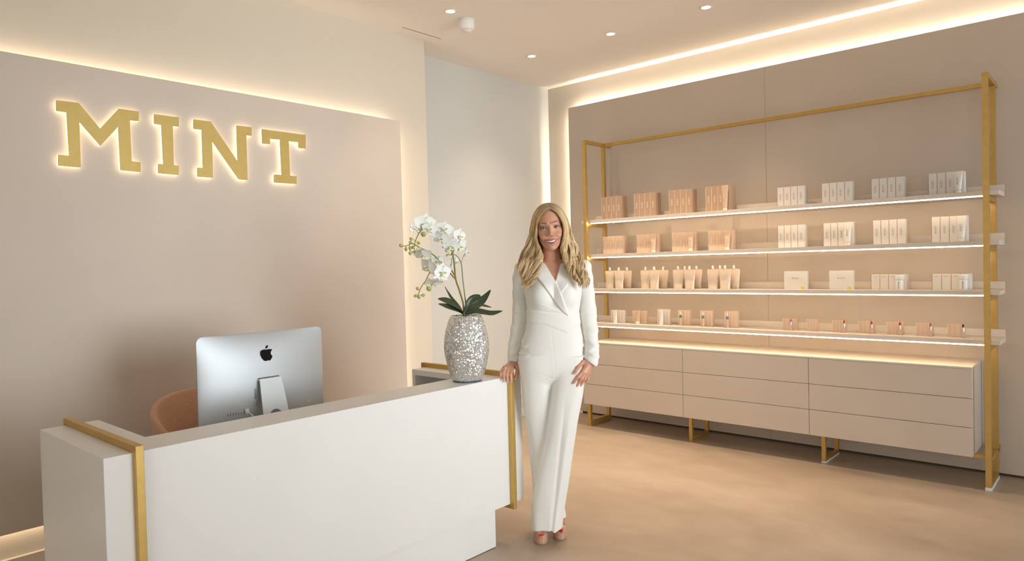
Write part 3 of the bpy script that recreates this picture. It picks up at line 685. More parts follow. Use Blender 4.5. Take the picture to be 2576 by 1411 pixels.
row2t = [[3.574, 3.522, 3.469, 3.417, 3.364], [3.225, 3.172, 3.120, 3.069, 3.018], [2.883, 2.830, 2.776, 2.724, 2.672], [2.556, 2.507, 2.458, 2.408, 2.358]]
row2w = [[1.997, 1.949, 1.900, 1.850, 1.798], [1.668, 1.618, 1.569, 1.518, 1.467], [1.340, 1.289, 1.239, 1.189, 1.139], [0.986, 0.937, 0.886, 0.836, 0.787]]
for i, ys in enumerate(row1t): put_cluster(ys, zt[0], 0.204, 0.088 if i < 3 else 0.105, 'tan', 0, i, 'top', i == 3)
for i, ys in enumerate(row1w): put_cluster(ys, zt[0], 0.144, 0.075, 'white', 0, i, 'top', i == 3)
for i, ys in enumerate(row2t): put_cluster(ys, zt[1], 0.157, 0.070, 'tan', 1, i, 'second', i > 0)
for i, ys in enumerate(row2w): put_cluster(ys, zt[1], 0.166, 0.070, 'white', 1, i, 'second', i in (1, 3))
# third shelf, right: two large gift boxes, then small cartons with a lidded jar
for k, (ya, yb) in enumerate(((1.954, 1.791), (1.631, 1.469))):
    o = carton(ya, yb, zt[2], 0.133, 0.036, M['white_card'], M['white_card'], M['ink_taupe'], 0.012, vertical=False, wordz=0.60); o.name = 'gift_box'
    MB().box(-0.0006, 0.001, -0.068, -0.040, 0.001, 0.017).build('sticker', M['yellow'], o)
    tag(o, '%s wide white gift box with yellow sticker on the third shelf' % ('left' if k == 0 else 'right'), 'gift box', 'wide white gift boxes')
o = carton(1.954, 1.791, zt[2], 0.133, 0.018, M['white_card'], M['white_card'], None, 0, x=XF+0.0375); o.name = 'gift_box'
tag(o, 'white gift box hidden behind the left one on the third shelf', 'gift box', 'wide white gift boxes')
for gi, ys in enumerate(([1.355, 1.300, 1.246, 1.193, 1.142], [0.986, 0.932, 0.879, 0.827, 0.776])):
    side = 'left' if gi == 0 else 'right'
    for k in range(4):
        o = carton(ys[k], ys[k+1], zt[2], 0.102, 0.055, M['white_card'], M['rose_edge'], M['ink_taupe'], 0.0065, vertical=False, wordz=0.86)
        tag(o, 'small white carton, %s of four in the %s jar set on third shelf' % (ORD[4][k], side), 'carton', 'small white cartons on the third shelf')
    o = carton(ys[3], ys[4], zt[2], 0.102, 0.055, M['white_card'], M['rose_edge'], None, 0, x=XF+0.0565)
    tag(o, 'small white carton at the back of the %s jar set, third shelf' % side, 'carton', 'small white cartons on the third shelf')
    j = empty('cosmetic_jar', (XF-0.028, (ys[3]+ys[4])/2+0.004, zt[2]))
    MB().lathe([(0.023, 0.0), (0.0245, 0.002), (0.0245, 0.066), (0.023, 0.068)], n=32).build('jar_body', M['lid_white'], j, auto=40)
    MB().lathe([(0.0225, 0.0685), (0.0265, 0.0695), (0.0265, 0.076), (0.025, 0.077), (0.0265, 0.078), (0.0265, 0.084), (0.025, 0.085), (0.0265, 0.086), (0.0265, 0.093), (0.023, 0.096)], n=32).build('lid', M['lid_white'], j, auto=40)
    mbb = MB(); mbb.box(-0.0252, -0.0240, -0.003, 0.003, 0.040, 0.054); mbb.box(-0.0252, -0.0240, -0.002, 0.002, 0.008, 0.038); mbb.build('label', M['grey_ink'], j)
    tag(j, 'white lidded cosmetic jar in front of the %s set of small cartons' % side, 'jar', 'white cosmetic jars')
# third shelf, left: spouted pouches
def pouch(y, x, w_):
    o = empty('spout_pouch', (x, y, zt[2]))
    vs = []; fs = []; n = 28; prof = [(0, .40, .016), (.004, .405, .019), (.03, .415, .019), (.07, .44, .016), (.11, .475, .010), (.135, .50, .005), (.147, .495, .003), (.1535, .47, .002), (.157, .43, .0016)]
    for z, hw, t in prof:
        for k in range(n):
            a = 2*PI*k/n; c, s = math.cos(a), math.sin(a)
            vs.append((t*c*(1+0.25*math.sin(s*9+z*60)*(z < .13)), hw*w_*np.sign(s)*abs(s)**0.75, z))
    L = len(prof)
    for j in range(L-1):
        for k in range(n): fs.append((j*n+k, j*n+(k+1) % n, (j+1)*n+(k+1) % n, (j+1)*n+k))
    fs.append(tuple(range(n-1, -1, -1))); fs.append(tuple((L-1)*n+k for k in range(n)))
    MB().add(vs, fs).build('pouch_body', M['pouch'], o, auto=50)
    sp_ = MB().lathe([(0.0052, 0.150), (0.0052, 0.160)], n=16).build('spout', M['cap_cream'], o, smooth=True)
    MB().lathe([(0.0085, 0.158), (0.0095, 0.160), (0.0088, 0.176), (0.0060, 0.186), (0.003, 0.188)], n=18).build('cap', M['cap_cream'], o, smooth=True)
    return o
pcl = [(3.509, 3.407, 3.458, 3.368), (3.143, 3.052, 3.097, 3.005), (2.832, 2.723, 2.802, 2.695), (2.523, 2.415, 2.490, 2.372)]
for i, (a, b_, c, d) in enumerate(pcl):
    for y, x, nm in ((a, XF, 'front left'), (b_, XF-0.01, 'front right'), (c, XF+0.06, 'back left'), (d, XF+0.06, 'back right')):
        o = pouch(y, x, 0.100)
        tag(o, 'beige spouted pouch, %s of the %s pouch cluster from the left, third shelf' % (nm, CL4[i]), 'pouch', 'spouted pouches on the third shelf')
# bottom shelf, left: six slim sets; right: seven lipstick sets
CL6 = ['first', 'second', 'third', 'fourth', 'fifth', 'sixth', 'seventh']
slim = [([3.523, 3.486, 3.449, 3.411, 3.373], .112, 'white', 'tubew'), ([3.291, 3.256, 3.220, 3.185, 3.150], .112, 'tan', 'tubet'), ([3.049, 3.019, 2.990, 2.960, 2.930], .129, 'white', 'tubew'),
        ([2.848, 2.820, 2.793, 2.765, 2.738], .129, 'tan', 'teal'), ([2.648, 2.620, 2.593, 2.565, 2.537], .128, 'tan', 'teal'), ([2.440, 2.412, 2.384, 2.356, 2.328], .129, 'tan', 'blue')]
for i, (ys, h, c, item) in enumerate(slim):
    for k in range(4):
        o = carton(ys[k], ys[k+1], zt[3], h, 0.028, M['tan_card2'] if c == 'tan' else M['white_card'], M['cream_lit_edge'] if c == 'tan' else M['rose_edge'], None, 0, x=5.285, stripes=1)
        tag(o, 'slim %s carton, %s of four in the %s set from left, bottom shelf' % (c, ORD[4][k], CL6[i]), 'carton', 'slim cartons at the left of the bottom shelf')
    yc = ys[2]+0.006
    if item.startswith('tube'):
        o = tube(yc, zt[3], h*0.99, M['pearl_white'] if item == 'tubew' else M['pearl_tan'], M['cap_cream'], M['ink_light'], 5.262, 0.040)
        tag(o, 'small %s tube before the %s slim set from left, bottom shelf' % ('white' if item == 'tubew' else 'tan', CL6[i]), 'tube', 'small tubes on the bottom shelf')
    else:
        yc = ys[1]-0.008
        o = empty('dropper_bottle', (5.262, yc, zt[3]))
        MB().lathe([(0.010, 0), (0.011, 0.002), (0.011, 0.062), (0.009, 0.066)], n=20).build('glass_body', M['pearl_tan'], o, auto=40)
        MB().lathe([(0.0095, 0.066), (0.0105, 0.068), (0.0105, 0.085), (0.006, 0.09)], n=20).build('collar', M['teal'] if item == 'teal' else M['steel_blue'], o, auto=40)
        MB().lathe([(0.0045, 0.090), (0.005, 0.10), (0.0035, 0.115), (0.001, 0.118)], n=14).build('dropper', M['cap_cream'], o, smooth=True)
        tag(o, '%s collared bottle before the %s slim set from left, bottom shelf' % ('teal' if item == 'teal' else 'blue-grey', CL6[i]), 'bottle', 'small bottles on the bottom shelf')
def lipstick(y, mt):
    o = empty('lipstick', (5.262, y, zt[3]))
    MB().box(-0.010, 0.010, -0.010, 0.010, 0.0, 0.040).build('case', M['pearl_tan'], o, bevel=0.001)
    MB().lathe([(0.0075, 0.0402), (0.0075, 0.066)], n=20).build('collar', M['silver'], o, auto=40)
    mb = MB(); mb.lathe([(0.0062, 0.0662), (0.0062, 0.080), (0.0050, 0.085), (0.0028, 0.0885), (0.001, 0.0895)], n=18); mb.build('wax', mt, o, smooth=True)
    return o
lips = [([1.976, 1.950, 1.924, 1.898, 1.871], 1.907, 'lippink', 'coral'), ([1.801, 1.780, 1.760, 1.740, 1.720], None, None, None), ([1.621, 1.597, 1.573, 1.550, 1.527], 1.532, 'lipred', 'red'), ([1.446, 1.419, 1.393, 1.367, 1.341], 1.353, 'lipred', 'red'),
        ([1.265, 1.239, 1.214, 1.189, 1.162], 1.177, 'lipred', 'red'), ([1.087, 1.061, 1.037, 1.010, 0.986], 0.996, 'lippink', 'coral'), ([0.906, 0.880, 0.855, 0.831, 0.807], 0.813, 'lipdark', 'dark red')]
for i, (ys, ly, mt, cn) in enumerate(lips):
    for k in range(4):
        o = carton(ys[k], ys[k+1], zt[3], 0.086, 0.026, M['tan_card2'], M['cream_lit_edge'], None, 0, x=5.285)
        tag(o, 'lipstick carton, %s of four in the %s set of the right half, bottom shelf' % (ORD[4][k], CL6[i]), 'carton', 'lipstick cartons on the bottom shelf')
    if ly:
        o = lipstick(ly, M[mt]); tag(o, 'open %s lipstick before the %s set of the right half, bottom shelf' % (cn, CL6[i]), 'lipstick', 'open lipsticks on the bottom shelf')
# ------------------------------------------------------------------ the woman
# signed distance modelling: every body part is a function of position, blended, then meshed
def smin(a, b, k):
    h = np.clip(0.5+0.5*(b-a)/k, 0, 1); return b*(1-h)+a*h-k*h*(1-h)
def smax(a, b, k): return -smin(-a, -b, k)
def ell(X, Y, Z, c, r):
    x, y, z = X-c[0], Y-c[1], Z-c[2]
    k0 = np.sqrt((x/r[0])**2+(y/r[1])**2+(z/r[2])**2)+1e-9
    k1 = np.sqrt((x/r[0]**2)**2+(y/r[1]**2)**2+(z/r[2]**2)**2)+1e-9
    return k0*(k0-1)/k1
def cap(X, Y, Z, a, b, ra, rb):
    a = np.array(a, float); b = np.array(b, float); d = b-a; L2 = float(d@d)+1e-12
    t = np.clip(((X-a[0])*d[0]+(Y-a[1])*d[1]+(Z-a[2])*d[2])/L2, 0, 1)
    return np.sqrt((X-a[0]-t*d[0])**2+(Y-a[1]-t*d[1])**2+(Z-a[2]-t*d[2])**2)-(ra+(rb-ra)*t)
def poly2(X, Z, P):
    """signed distance to a closed polygon in x-z"""
    d = np.full(X.shape, 1e9, np.float32); ins = np.zeros(X.shape, bool); n = len(P)
    for i in range(n):
        ax, az = P[i]; bx, bz = P[(i+1) % n]; ex_, ez_ = bx-ax, bz-az
        t = np.clip(((X-ax)*ex_+(Z-az)*ez_)/(ex_*ex_+ez_*ez_), 0, 1)
        d = np.minimum(d, (X-ax-t*ex_)**2+(Z-az-t*ez_)**2)
        if az != bz:
            c = ((Z >= min(az, bz)) & (Z < max(az, bz)) & (X < ax+(Z-az)*ex_/ez_)); ins ^= c
    d = np.sqrt(d); return np.where(ins, -d, d)
class Sdf:
    def __init__(s): s.ops = []
    def add(s, f, zlo, zhi, k=0.01, op='u'): s.ops.append((f, zlo, zhi, k, op)); return s
    def ev(s, X, Y, Z):
        z0, z1 = float(Z.min()), float(Z.max()); d = np.full(X.shape, 0.5, np.float32)
        for f, a, b, k, op in s.ops:
            if z1 < a-0.02-k or z0 > b+0.02+k: continue
            v = f(X, Y, Z).astype(np.float32)
            if op == 'u': d = smin(d, v, k) if k > 0 else np.minimum(d, v)
            elif op == 's': d = smax(d, -v, k) if k > 0 else np.maximum(d, -v)
            elif op == 'i': d = smax(d, v, k) if k > 0 else np.maximum(d, v)
            elif op == '+': d = d+v
        return d
def axis(segs):
    """segs: (start, end, step) lists -> one increasing coordinate array"""
    out = [segs[0][0]]
    for a, b, h in segs:
        n = max(1, int(round((b-a)/h))); out += [a+(b-a)*(i+1)/n for i in range(n)]
    return np.array(out, np.float32)
def mesh_sdf(sdf, xs, ys, zs, B=10):
    nx, ny, nz = len(xs), len(ys), len(zs)
    D = np.ones((nx, ny, nz), np.float32)
    bx, by = [(i, min(i+B, nx)) for i in range(0, nx, B)], [(i, min(i+B, ny)) for i in range(0, ny, B)]
    for k0 in range(0, nz, B):
        k1 = min(k0+B, nz); zc = (zs[k0]+zs[k1-1])/2; hz = (zs[k1-1]-zs[k0])/2
        C = [(a, b) for a in bx for b in by]
        cx = np.array([(xs[a[0]]+xs[a[1]-1])/2 for a, b in C], np.float32); cy = np.array([(ys[b[0]]+ys[b[1]-1])/2 for a, b in C], np.float32)
        rr = np.array([math.sqrt(((xs[a[1]-1]-xs[a[0]])/2)**2+((ys[b[1]-1]-ys[b[0]])/2)**2+hz**2) for a, b in C])
        dc = np.min([sdf.ev(cx, cy, np.full_like(cx, zz)) for zz in (zc-hz*.8, zc, zc+hz*.8)], axis=0)
        dm = np.max([np.abs(sdf.ev(cx, cy, np.full_like(cx, zz))) for zz in (zc,)], axis=0)
        act = [(a, b) for (a, b), d, m_, r in zip(C, dc, dm, rr) if not (d > r*1.7+0.01 or (d < 0 and m_ > r*2.2+0.02))]
        for (a, b), d, m_, r in zip(C, dc, dm, rr):
            D[a[0]:a[1], b[0]:b[1], k0:k1] = 1 if d > 0 else -1
        if not act: continue
        # evaluate in chunks
        for c0 in range(0, len(act), 60):
            ch_ = act[c0:c0+60]; XX, YY, ZZ, sh = [], [], [], []
            for a, b in ch_:
                gx, gy, gz = np.meshgrid(xs[a[0]:a[1]], ys[b[0]:b[1]], zs[k0:k1], indexing='ij')
                XX.append(gx.ravel()); YY.append(gy.ravel()); ZZ.append(gz.ravel()); sh.append(gx.shape)
            v = sdf.ev(np.concatenate(XX), np.concatenate(YY), np.concatenate(ZZ)); o = 0
            for (a, b), s_ in zip(ch_, sh):
                n = s_[0]*s_[1]*s_[2]; D[a[0]:a[1], b[0]:b[1], k0:k1] = v[o:o+n].reshape(s_); o += n
    ins = D < 0
    cnt = sum(ins[i:nx-1+i, j:ny-1+j, k:nz-1+k].astype(np.int8) for i in (0, 1) for j in (0, 1) for k in (0, 1))
    I, J, K = np.nonzero((cnt > 0) & (cnt < 8))
    idx = np.full((nx-1, ny-1, nz-1), -1, np.int32); idx[I, J, K] = np.arange(len(I))
    corners = [(i, j, k) for i in (0, 1) for j in (0, 1) for k in (0, 1)]
    val = {c: D[I+c[0], J+c[1], K+c[2]] for c in corners}
    acc = np.zeros((len(I), 3)); cn = np.zeros(len(I))
    co = [xs, ys, zs]
    for c in corners:
        for ax in range(3):
            if c[ax] == 1: continue
            c2 = list(c); c2[ax] = 1; c2 = tuple(c2); v0, v1 = val[c], val[c2]; m_ = (v0 < 0) != (v1 < 0)
            t = np.where(m_, v0/np.where(m_, v0-v1, 1), 0)
            p = np.empty((len(I), 3))
            for q, base in enumerate((I, J, K)):
                lo = co[q][base+c[q]]; hi = co[q][base+c2[q]]; p[:, q] = lo+(hi-lo)*t
            acc[m_] += p[m_]; cn[m_] += 1
    V = acc/np.maximum(cn, 1)[:, None]
    quads = []
    for ax in range(3):
        b_, c_ = [q for q in range(3) if q != ax]
        sl = [slice(None)]*3; sl2 = [slice(None)]*3; sl[ax] = slice(0, -1); sl2[ax] = slice(1, None)
        e0, e1 = ins[tuple(sl)], ins[tuple(sl2)]; E = np.argwhere(e0 != e1)
        lim = [nx-1, ny-1, nz-1]
        ok = (E[:, b_] > 0) & (E[:, c_] > 0) & (E[:, b_] < lim[b_]) & (E[:, c_] < lim[c_]); E = E[ok]
        flip = e0[E[:, 0], E[:, 1], E[:, 2]]
        def at(db, dc):
            q = E.copy(); q[:, b_] += db; q[:, c_] += dc; return idx[q[:, 0], q[:, 1], q[:, 2]]
        q = np.stack([at(-1, -1), at(0, -1), at(0, 0), at(-1, 0)], 1)
        fl = flip if ax != 1 else ~flip
        q[~fl] = q[~fl][:, ::-1]; quads.append(q)
    Q = np.concatenate(quads); Q = Q[(Q >= 0).all(1)]
    return V, Q
def np_mesh(name, V, Q, mats, parent, smooth=True, colors=None, smooth_iter=0):
    V = np.asarray(V, np.float64)
    for _ in range(smooth_iter):
        s_ = np.zeros_like(V); n_ = np.zeros(len(V))
        for a in range(Q.shape[1]):
            i, j = Q[:, a], Q[:, (a+1) % Q.shape[1]]
            for c in range(3):
                s_[:, c] += np.bincount(i, V[j, c], len(V)) + np.bincount(j, V[i, c], len(V))
            n_ += np.bincount(i, minlength=len(V)) + np.bincount(j, minlength=len(V))
        V = V*0.4 + 0.6*s_/np.maximum(n_, 1)[:, None]
    me = bpy.data.meshes.new(name); k = Q.shape[1]
    me.vertices.add(len(V)); me.vertices.foreach_set('co', V.astype(np.float32).ravel())
    me.loops.add(Q.size); me.loops.foreach_set('vertex_index', Q.astype(np.int32).ravel())
    me.polygons.add(len(Q)); me.polygons.foreach_set('loop_start', np.arange(len(Q), dtype=np.int32)*k)
    if smooth: me.polygons.foreach_set('use_smooth', np.ones(len(Q), bool))
    for mt in (mats if isinstance(mats, (list, tuple)) else [mats]): me.materials.append(mt)
    if colors is not None:
        ca = me.color_attributes.new('skin_tone', 'FLOAT_COLOR', 'POINT')
        ca.data.foreach_set('color', np.concatenate([colors, np.ones((len(V), 1))], 1).astype(np.float32).ravel())
    me.update(); me.validate()
    o = bpy.data.objects.new(name, me); link(o, parent); return o

woman = empty('person', (2.80, 2.34, 0), math.atan2(-0.76732202, 0.64126197))
tag(woman, 'smiling woman with long wavy blonde hair in a white wrap jumpsuit, hand on the counter', 'person')

# ---- tables measured along the height: z, left x, right x, centre y, half depth
def prof(tab, ztop=None, zbot=None, p=2.0):
    T = np.array(sorted(tab)); zf = np.linspace(T[0, 0], T[-1, 0], 200)
    cols = []
    for c in range(1, 5):
        v = np.interp(zf, T[:, 0], T[:, c]); kk = np.hanning(15); kk /= kk.sum()
        v = np.convolve(np.pad(v, 7, mode='edge'), kk, 'valid'); cols.append(v)
    def f(X, Y, Z, grow=0.0):
        xl, xr, cy, ry = [np.interp(Z, zf, c) for c in cols]
        rx = (xr-xl)/2+grow; cx = (xl+xr)/2; r2 = ry+grow
        u = np.abs((X-cx)/rx); v = np.abs((Y-cy)/r2)
        k = (u**p+v**p)**(1/p)
        d = (k-1)*np.minimum(rx, r2)
        return np.maximum(d, np.maximum(Z-T[-1, 0]-grow, T[0, 0]-grow-Z)*0.9)
    return f
TORSO = [(0.835, 0.02, 0.155, 0.022, 0.045), (0.865, -0.040, 0.215, 0.020, 0.078), (0.895, -0.072, 0.249, 0.019, 0.095), (0.925, -0.0805, 0.2575, 0.018, 0.102), (0.96, -0.0817, 0.2575, 0.018, 0.104), (1.03, -0.075, 0.2555, 0.014, 0.098), (1.08, -0.063, 0.2505, 0.008, 0.090),
         (1.134, -0.0465, 0.2405, 0.005, 0.082), (1.197, -0.036, 0.2305, 0.003, 0.078), (1.245, -0.0385, 0.238, 0.005, 0.083), (1.30, -0.046, 0.248, 0.008, 0.088), (1.36, -0.054, 0.253, 0.015, 0.085), (1.42, -0.062, 0.262, 0.028, 0.074), (1.452, -0.055, 0.256, 0.036, 0.060), (1.474, -0.03, 0.235, 0.042, 0.046), (1.487, 0.02, 0.185, 0.045, 0.034)]
torso_f = prof(TORSO, p=2.25)
BACKLEG = [(0.089, -0.040, 0.1465, 0.148, 0.080), (0.15, -0.038, 0.139, 0.142, 0.078), (0.26, -0.0313, 0.124, 0.128, 0.078), (0.425, -0.0433, 0.108, 0.092, 0.070), (0.605, -0.060, 0.098, 0.065, 0.078), (0.755, -0.0735, 0.090, 0.045, 0.088), (0.86, -0.0785, 0.0865, 0.028, 0.095), (0.93, -0.080, 0.087, 0.022, 0.099), (0.99, -0.079, 0.087, 0.018, 0.092)]
FRONTLEG = [(0.066, -0.0436, 0.1248, 0.060, 0.075), (0.154, -0.0414, 0.1332, 0.054, 0.072), (0.245, -0.0308, 0.1475, 0.042, 0.068), (0.342, -0.009, 0.1645, 0.026, 0.062), (0.454, 0.018, 0.1815, 0.016, 0.066), (0.559, 0.046, 0.1985, 0.006, 0.072), (0.639, 0.0585, 0.2115, 0.0, 0.078), (0.788, 0.0765, 0.2441, 0.002, 0.088), (0.87, 0.0865, 0.2550, 0.014, 0.098), (0.93, 0.088, 0.2570, 0.017, 0.100), (0.99, 0.088, 0.2565, 0.018, 0.092)]
bl_f, fl_f = prof(BACKLEG, p=2.3), prof(FRONTLEG, p=2.8)
ARML = [((-0.064, 0.045, 1.448), 0.037), ((-0.073, 0.052, 1.40), 0.0375), ((-0.077, 0.062, 1.316), 0.0365), ((-0.0745, 0.072, 1.235), 0.041), ((-0.075, 0.074, 1.20), 0.0415), ((-0.089, 0.074, 1.127), 0.0385), ((-0.108, 0.072, 1.048), 0.034), ((-0.116, 0.070, 1.002), 0.031), ((-0.118, 0.070, 0.953), 0.0325)]
ARMR = [((0.269, 0.045, 1.450), 0.037), ((0.276, 0.048, 1.391), 0.0365), ((0.283, 0.050, 1.308), 0.036), ((0.285, 0.046, 1.225), 0.041), ((0.2855, 0.040, 1.19), 0.042), ((0.2905, 0.018, 1.119), 0.0385), ((0.2955, -0.010, 1.033), 0.0345), ((0.2925, -0.024, 0.993), 0.0355), ((0.287, -0.034, 0.958), 0.037)]
def chain(A, off=0.0, rmin=0.0):
    def f(X, Y, Z):
        d = None
        for (a, ra), (b, rb) in zip(A, A[1:]):
            v = cap(X, Y, Z, a, b, max(ra+off, rmin), max(rb+off, rmin)); d = v if d is None else smin(d, v, 0.012)
        return d
    return f
# ---- head frame
HC = (0.0885, -0.004, 1.656); TH = math.radians(5.1); HYAW = math.radians(0.6)
def to_head(X, Y, Z):
    x, y, z = X-HC[0], Y-HC[1], Z-HC[2]; c, s = math.cos(TH), math.sin(TH)
    xh = x*c+z*s; zh = -x*s+z*c
    c2, s2 = math.cos(HYAW), math.sin(HYAW)
    return xh*c2+y*s2, -xh*s2+y*c2, zh
def from_head(p):
    c2, s2 = math.cos(HYAW), math.sin(HYAW); x, y, z = p
    xh, yh = x*c2-y*s2, x*s2+y*c2; c, s = math.cos(TH), math.sin(TH)
    return Vector((xh*c-z*s+HC[0], yh+HC[1], xh*s+z*c+HC[2]))
EYE = (0.0325, -0.0665, 0.0)
def lip_top(x): s = np.clip(np.abs(x)/0.034, 0, 1.3); return -0.0655+0.0065*s*s, -0.0915+0.022*s*s
def lip_bot(x): s = np.clip(np.abs(x)/0.034, 0, 1.3); return -0.0800+0.0210*s*s, -0.0895+0.020*s*s
def head_f(X, Y, Z):
    x, y, z = to_head(X, Y, Z); ax = np.abs(x)
    d = ell(x, y, z, (0, 0.012, 0.030), (0.0725, 0.092, 0.083))
    d = smin(d, ell(x, y, z, (0, -0.020, -0.028), (0.0585, 0.064, 0.082)), 0.020)
    d = smin(d, cap(ax, y, z, (0.0435, 0.0, -0.054), (0.013, -0.060, -0.1005), 0.0140, 0.0125), 0.020)
    d = smin(d, ell(x, y, z, (0, -0.069, -0.1015), (0.013, 0.012, 0.0135)), 0.014)
    d = smin(d, ell(ax, y, z, (0.036, -0.062, -0.040), (0.020, 0.0185, 0.018)), 0.016)
    d = smin(d, cap(ax, y, z, (0.044, -0.052, -0.020), (0.064, -0.004, -0.010), 0.012, 0.009), 0.020)
    d = smin(d, cap(ax, y, z, (0.012, -0.080, 0.020), (0.045, -0.067, 0.023), 0.0065, 0.006), 0.013)
    d = smin(d, ell(x, y, z, (0, -0.072, -0.072), (0.031, 0.021, 0.021)), 0.014)
    d = smax(d, -ell(ax, y, z, (0.0325, -0.091, 0.000), (0.0165, 0.0135, 0.0098)), 0.010)
    d = smin(d, cap(x, y, z, (0, -0.081, 0.010), (0, -0.1005, -0.033), 0.0062, 0.0070), 0.009)
    d = smin(d, ell(x, y, z, (0, -0.1025, -0.0355), (0.0080, 0.0080, 0.0072)), 0.005)
    d = smin(d, ell(ax, y, z, (0.0108, -0.0915, -0.0395), (0.0062, 0.0075, 0.0058)), 0.005)
    d = smax(d, -ell(ax, y, z, (0.0060, -0.0975, -0.0455), (0.0030, 0.0050, 0.0030)), 0.002)
    # eyelids over the balls, almond opening
    d = smin(d, np.sqrt((ax-EYE[0])**2+(y-EYE[1])**2+(z-EYE[2])**2)-0.0141, 0.004)
    u = (ax-EYE[0])/0.0142; up = 0.0046*(1-u*u)+0.0009*u; lo = -0.0034*(1-u*u)+0.0007*u
    op = np.maximum(np.maximum(z-up, lo-z), y-(EYE[1]+0.004))
    d = smax(d, -op, 0.0012)
    # lips and the open smile
    zt, yt = lip_top(x); zb, yb = lip_bot(x); s = np.clip(ax/0.034, 0, 1)
    dl = np.sqrt((y-yt)**2+((z-zt)/1.0)**2)-(0.0040*(1-0.75*s**2)-0.0008*np.exp(-(x/0.003)**2))
    dl = np.where(ax > 0.034, np.sqrt((ax-0.034)**2+(y-yt)**2+(z-zt)**2)-0.001, dl)
    d = smin(d, dl, 0.003)
    db = np.sqrt((y-yb)**2+(z-zb)**2)-0.0050*(1-0.85*s**2)
    db = np.where(ax > 0.034, np.sqrt((ax-0.034)**2+(y-yb)**2+(z-zb)**2)-0.001, db)
    d = smin(d, db, 0.003)
    gap = np.maximum(np.maximum(z-(zt-0.0020*(1-s*s)), (zb+0.0028*(1-s*s))-z), np.maximum(y+0.064, ax-0.0315))
    d = smax(d, -gap, 0.0010)
    # smile folds
    fold = np.exp(-((ax-(0.030+0.0*z)-0.35*(-0.040-z))**2)/0.0022**2)*(z < -0.038)*(z > -0.075)*(y < -0.05)
    d = d+0.0004*fold
    d = smin(d, ell(ax, y, z, (0.0735, 0.012, -0.008), (0.0075, 0.017, 0.029)), 0.006)
    return d
def hand(H, tilt=1):
    w0, w1 = [np.array(p) for p in H['wrist']]
    def f(X, Y, Z):
        d = cap(X, Y, Z, w0+(w0-w1)*2.0, w1, 0.0225, 0.0215)
        for nm, r0, r1, r2 in (('index', 0.0098, 0.0088, 0.0074), ('middle', 0.0100, 0.0090, 0.0076), ('ring', 0.0096, 0.0086, 0.0072), ('pinky', 0.0088, 0.0076, 0.0064)):
            k, m_, t = [np.array(p) for p in H[nm]]
            d = smin(d, cap(X, Y, Z, w1, k, 0.0150, 0.0108), 0.012)
            fg = smin(cap(X, Y, Z, k, m_, r0, r1), cap(X, Y, Z, m_, t, r1*1.02, r2), 0.004)
            d = smin(d, fg, 0.0035)
        k, m_, t = [np.array(p) for p in H['thumb']]
        d = smin(d, cap(X, Y, Z, w1, k, 0.016, 0.0125), 0.012)
        d = smin(d, smin(cap(X, Y, Z, k, m_, 0.0120, 0.0102), cap(X, Y, Z, m_, t, 0.0104, 0.0084), 0.004), 0.004)
        return d
    return f
HANDL = {k: [list(p) for p in v] for k, v in HL.items()}
HANDL['wrist'] = [(-0.118, 0.071, 0.966), (-0.1185, 0.060, 0.9475)]
for k in ('pinky', 'ring', 'middle', 'index'): HANDL[k][0][2] -= 0.0015

HANDR = {k: [[p[0], p[1]+0.012, p[2]] for p in v] for k, v in HR.items()}
HANDR['wrist'] = [(0.2830, -0.0340, 0.9850), (0.2740, -0.0400, 0.9590)]
body = Sdf()
body.add(head_f, 1.53, 1.80, 0.0)
body.add(lambda X, Y, Z: cap(X, Y, Z, (0.096, 0.030, 1.60), (0.100, 0.040, 1.47), 0.046, 0.052), 1.42, 1.65, 0.022)
body.add(lambda X, Y, Z: cap(X, Y, Z, (0.091, -0.004, 1.472), (0.04, 0.004, 1.478), 0.008, 0.006), 1.46, 1.49, 0.020)
body.add(lambda X, Y, Z: cap(X, Y, Z, (0.107, -0.004, 1.472), (0.158, 0.004, 1.478), 0.008, 0.006), 1.46, 1.49, 0.020)
body.add(lambda X, Y, Z: torso_f(X, Y, Z, -0.010), 0.84, 1.487, 0.03)
body.add(lambda X, Y, Z: np.minimum(ell(X, Y, Z, (0.042, -0.052, 1.310), (0.050, 0.044, 0.052)), ell(X, Y, Z, (0.160, -0.052, 1.310), (0.050, 0.044, 0.052))), 1.25, 1.37, 0.03)
body.add(chain(ARML, -0.011), 0.90, 1.49, 0.004)
body.add(chain(ARMR, -0.011), 0.90, 1.49, 0.004)
body.add(hand(HANDL), 0.85, 1.02, 0.008)
body.add(hand(HANDR), 0.82, 1.02, 0.008)
# legs down into the shoes
LEGB = [((0.005, 0.035, 0.86), 0.075), ((0.03, 0.080, 0.50), 0.050), ((0.085, 0.150, 0.22), 0.034), ((0.108, 0.165, 0.115), 0.027)]
LEGF = [((0.165, 0.015, 0.86), 0.075), ((0.120, 0.030, 0.50), 0.050), ((0.03, 0.090, 0.22), 0.034), ((-0.012, 0.105, 0.115), 0.027)]
body.add(chain(LEGB), 0.08, 0.94, 0.03); body.add(chain(LEGF), 0.08, 0.94, 0.03)
def foot_frame(tip, heel):
    dx, dy = heel[0]-tip[0], heel[1]-tip[1]; L = math.hypot(dx, dy); return dx/L, dy/L
SHOES = {'left': ((0.010, -0.024), (-0.010, 0.178), 1), 'right': ((0.109, 0.032), (0.108, 0.235), -1)}
def shoe_local(X, Y, tip, heel):
    ux, uy = foot_frame(tip, heel); x, y = X-tip[0], Y-tip[1]
    return x*uy-y*ux, x*ux+y*uy     # (sideways: + to image right, back)
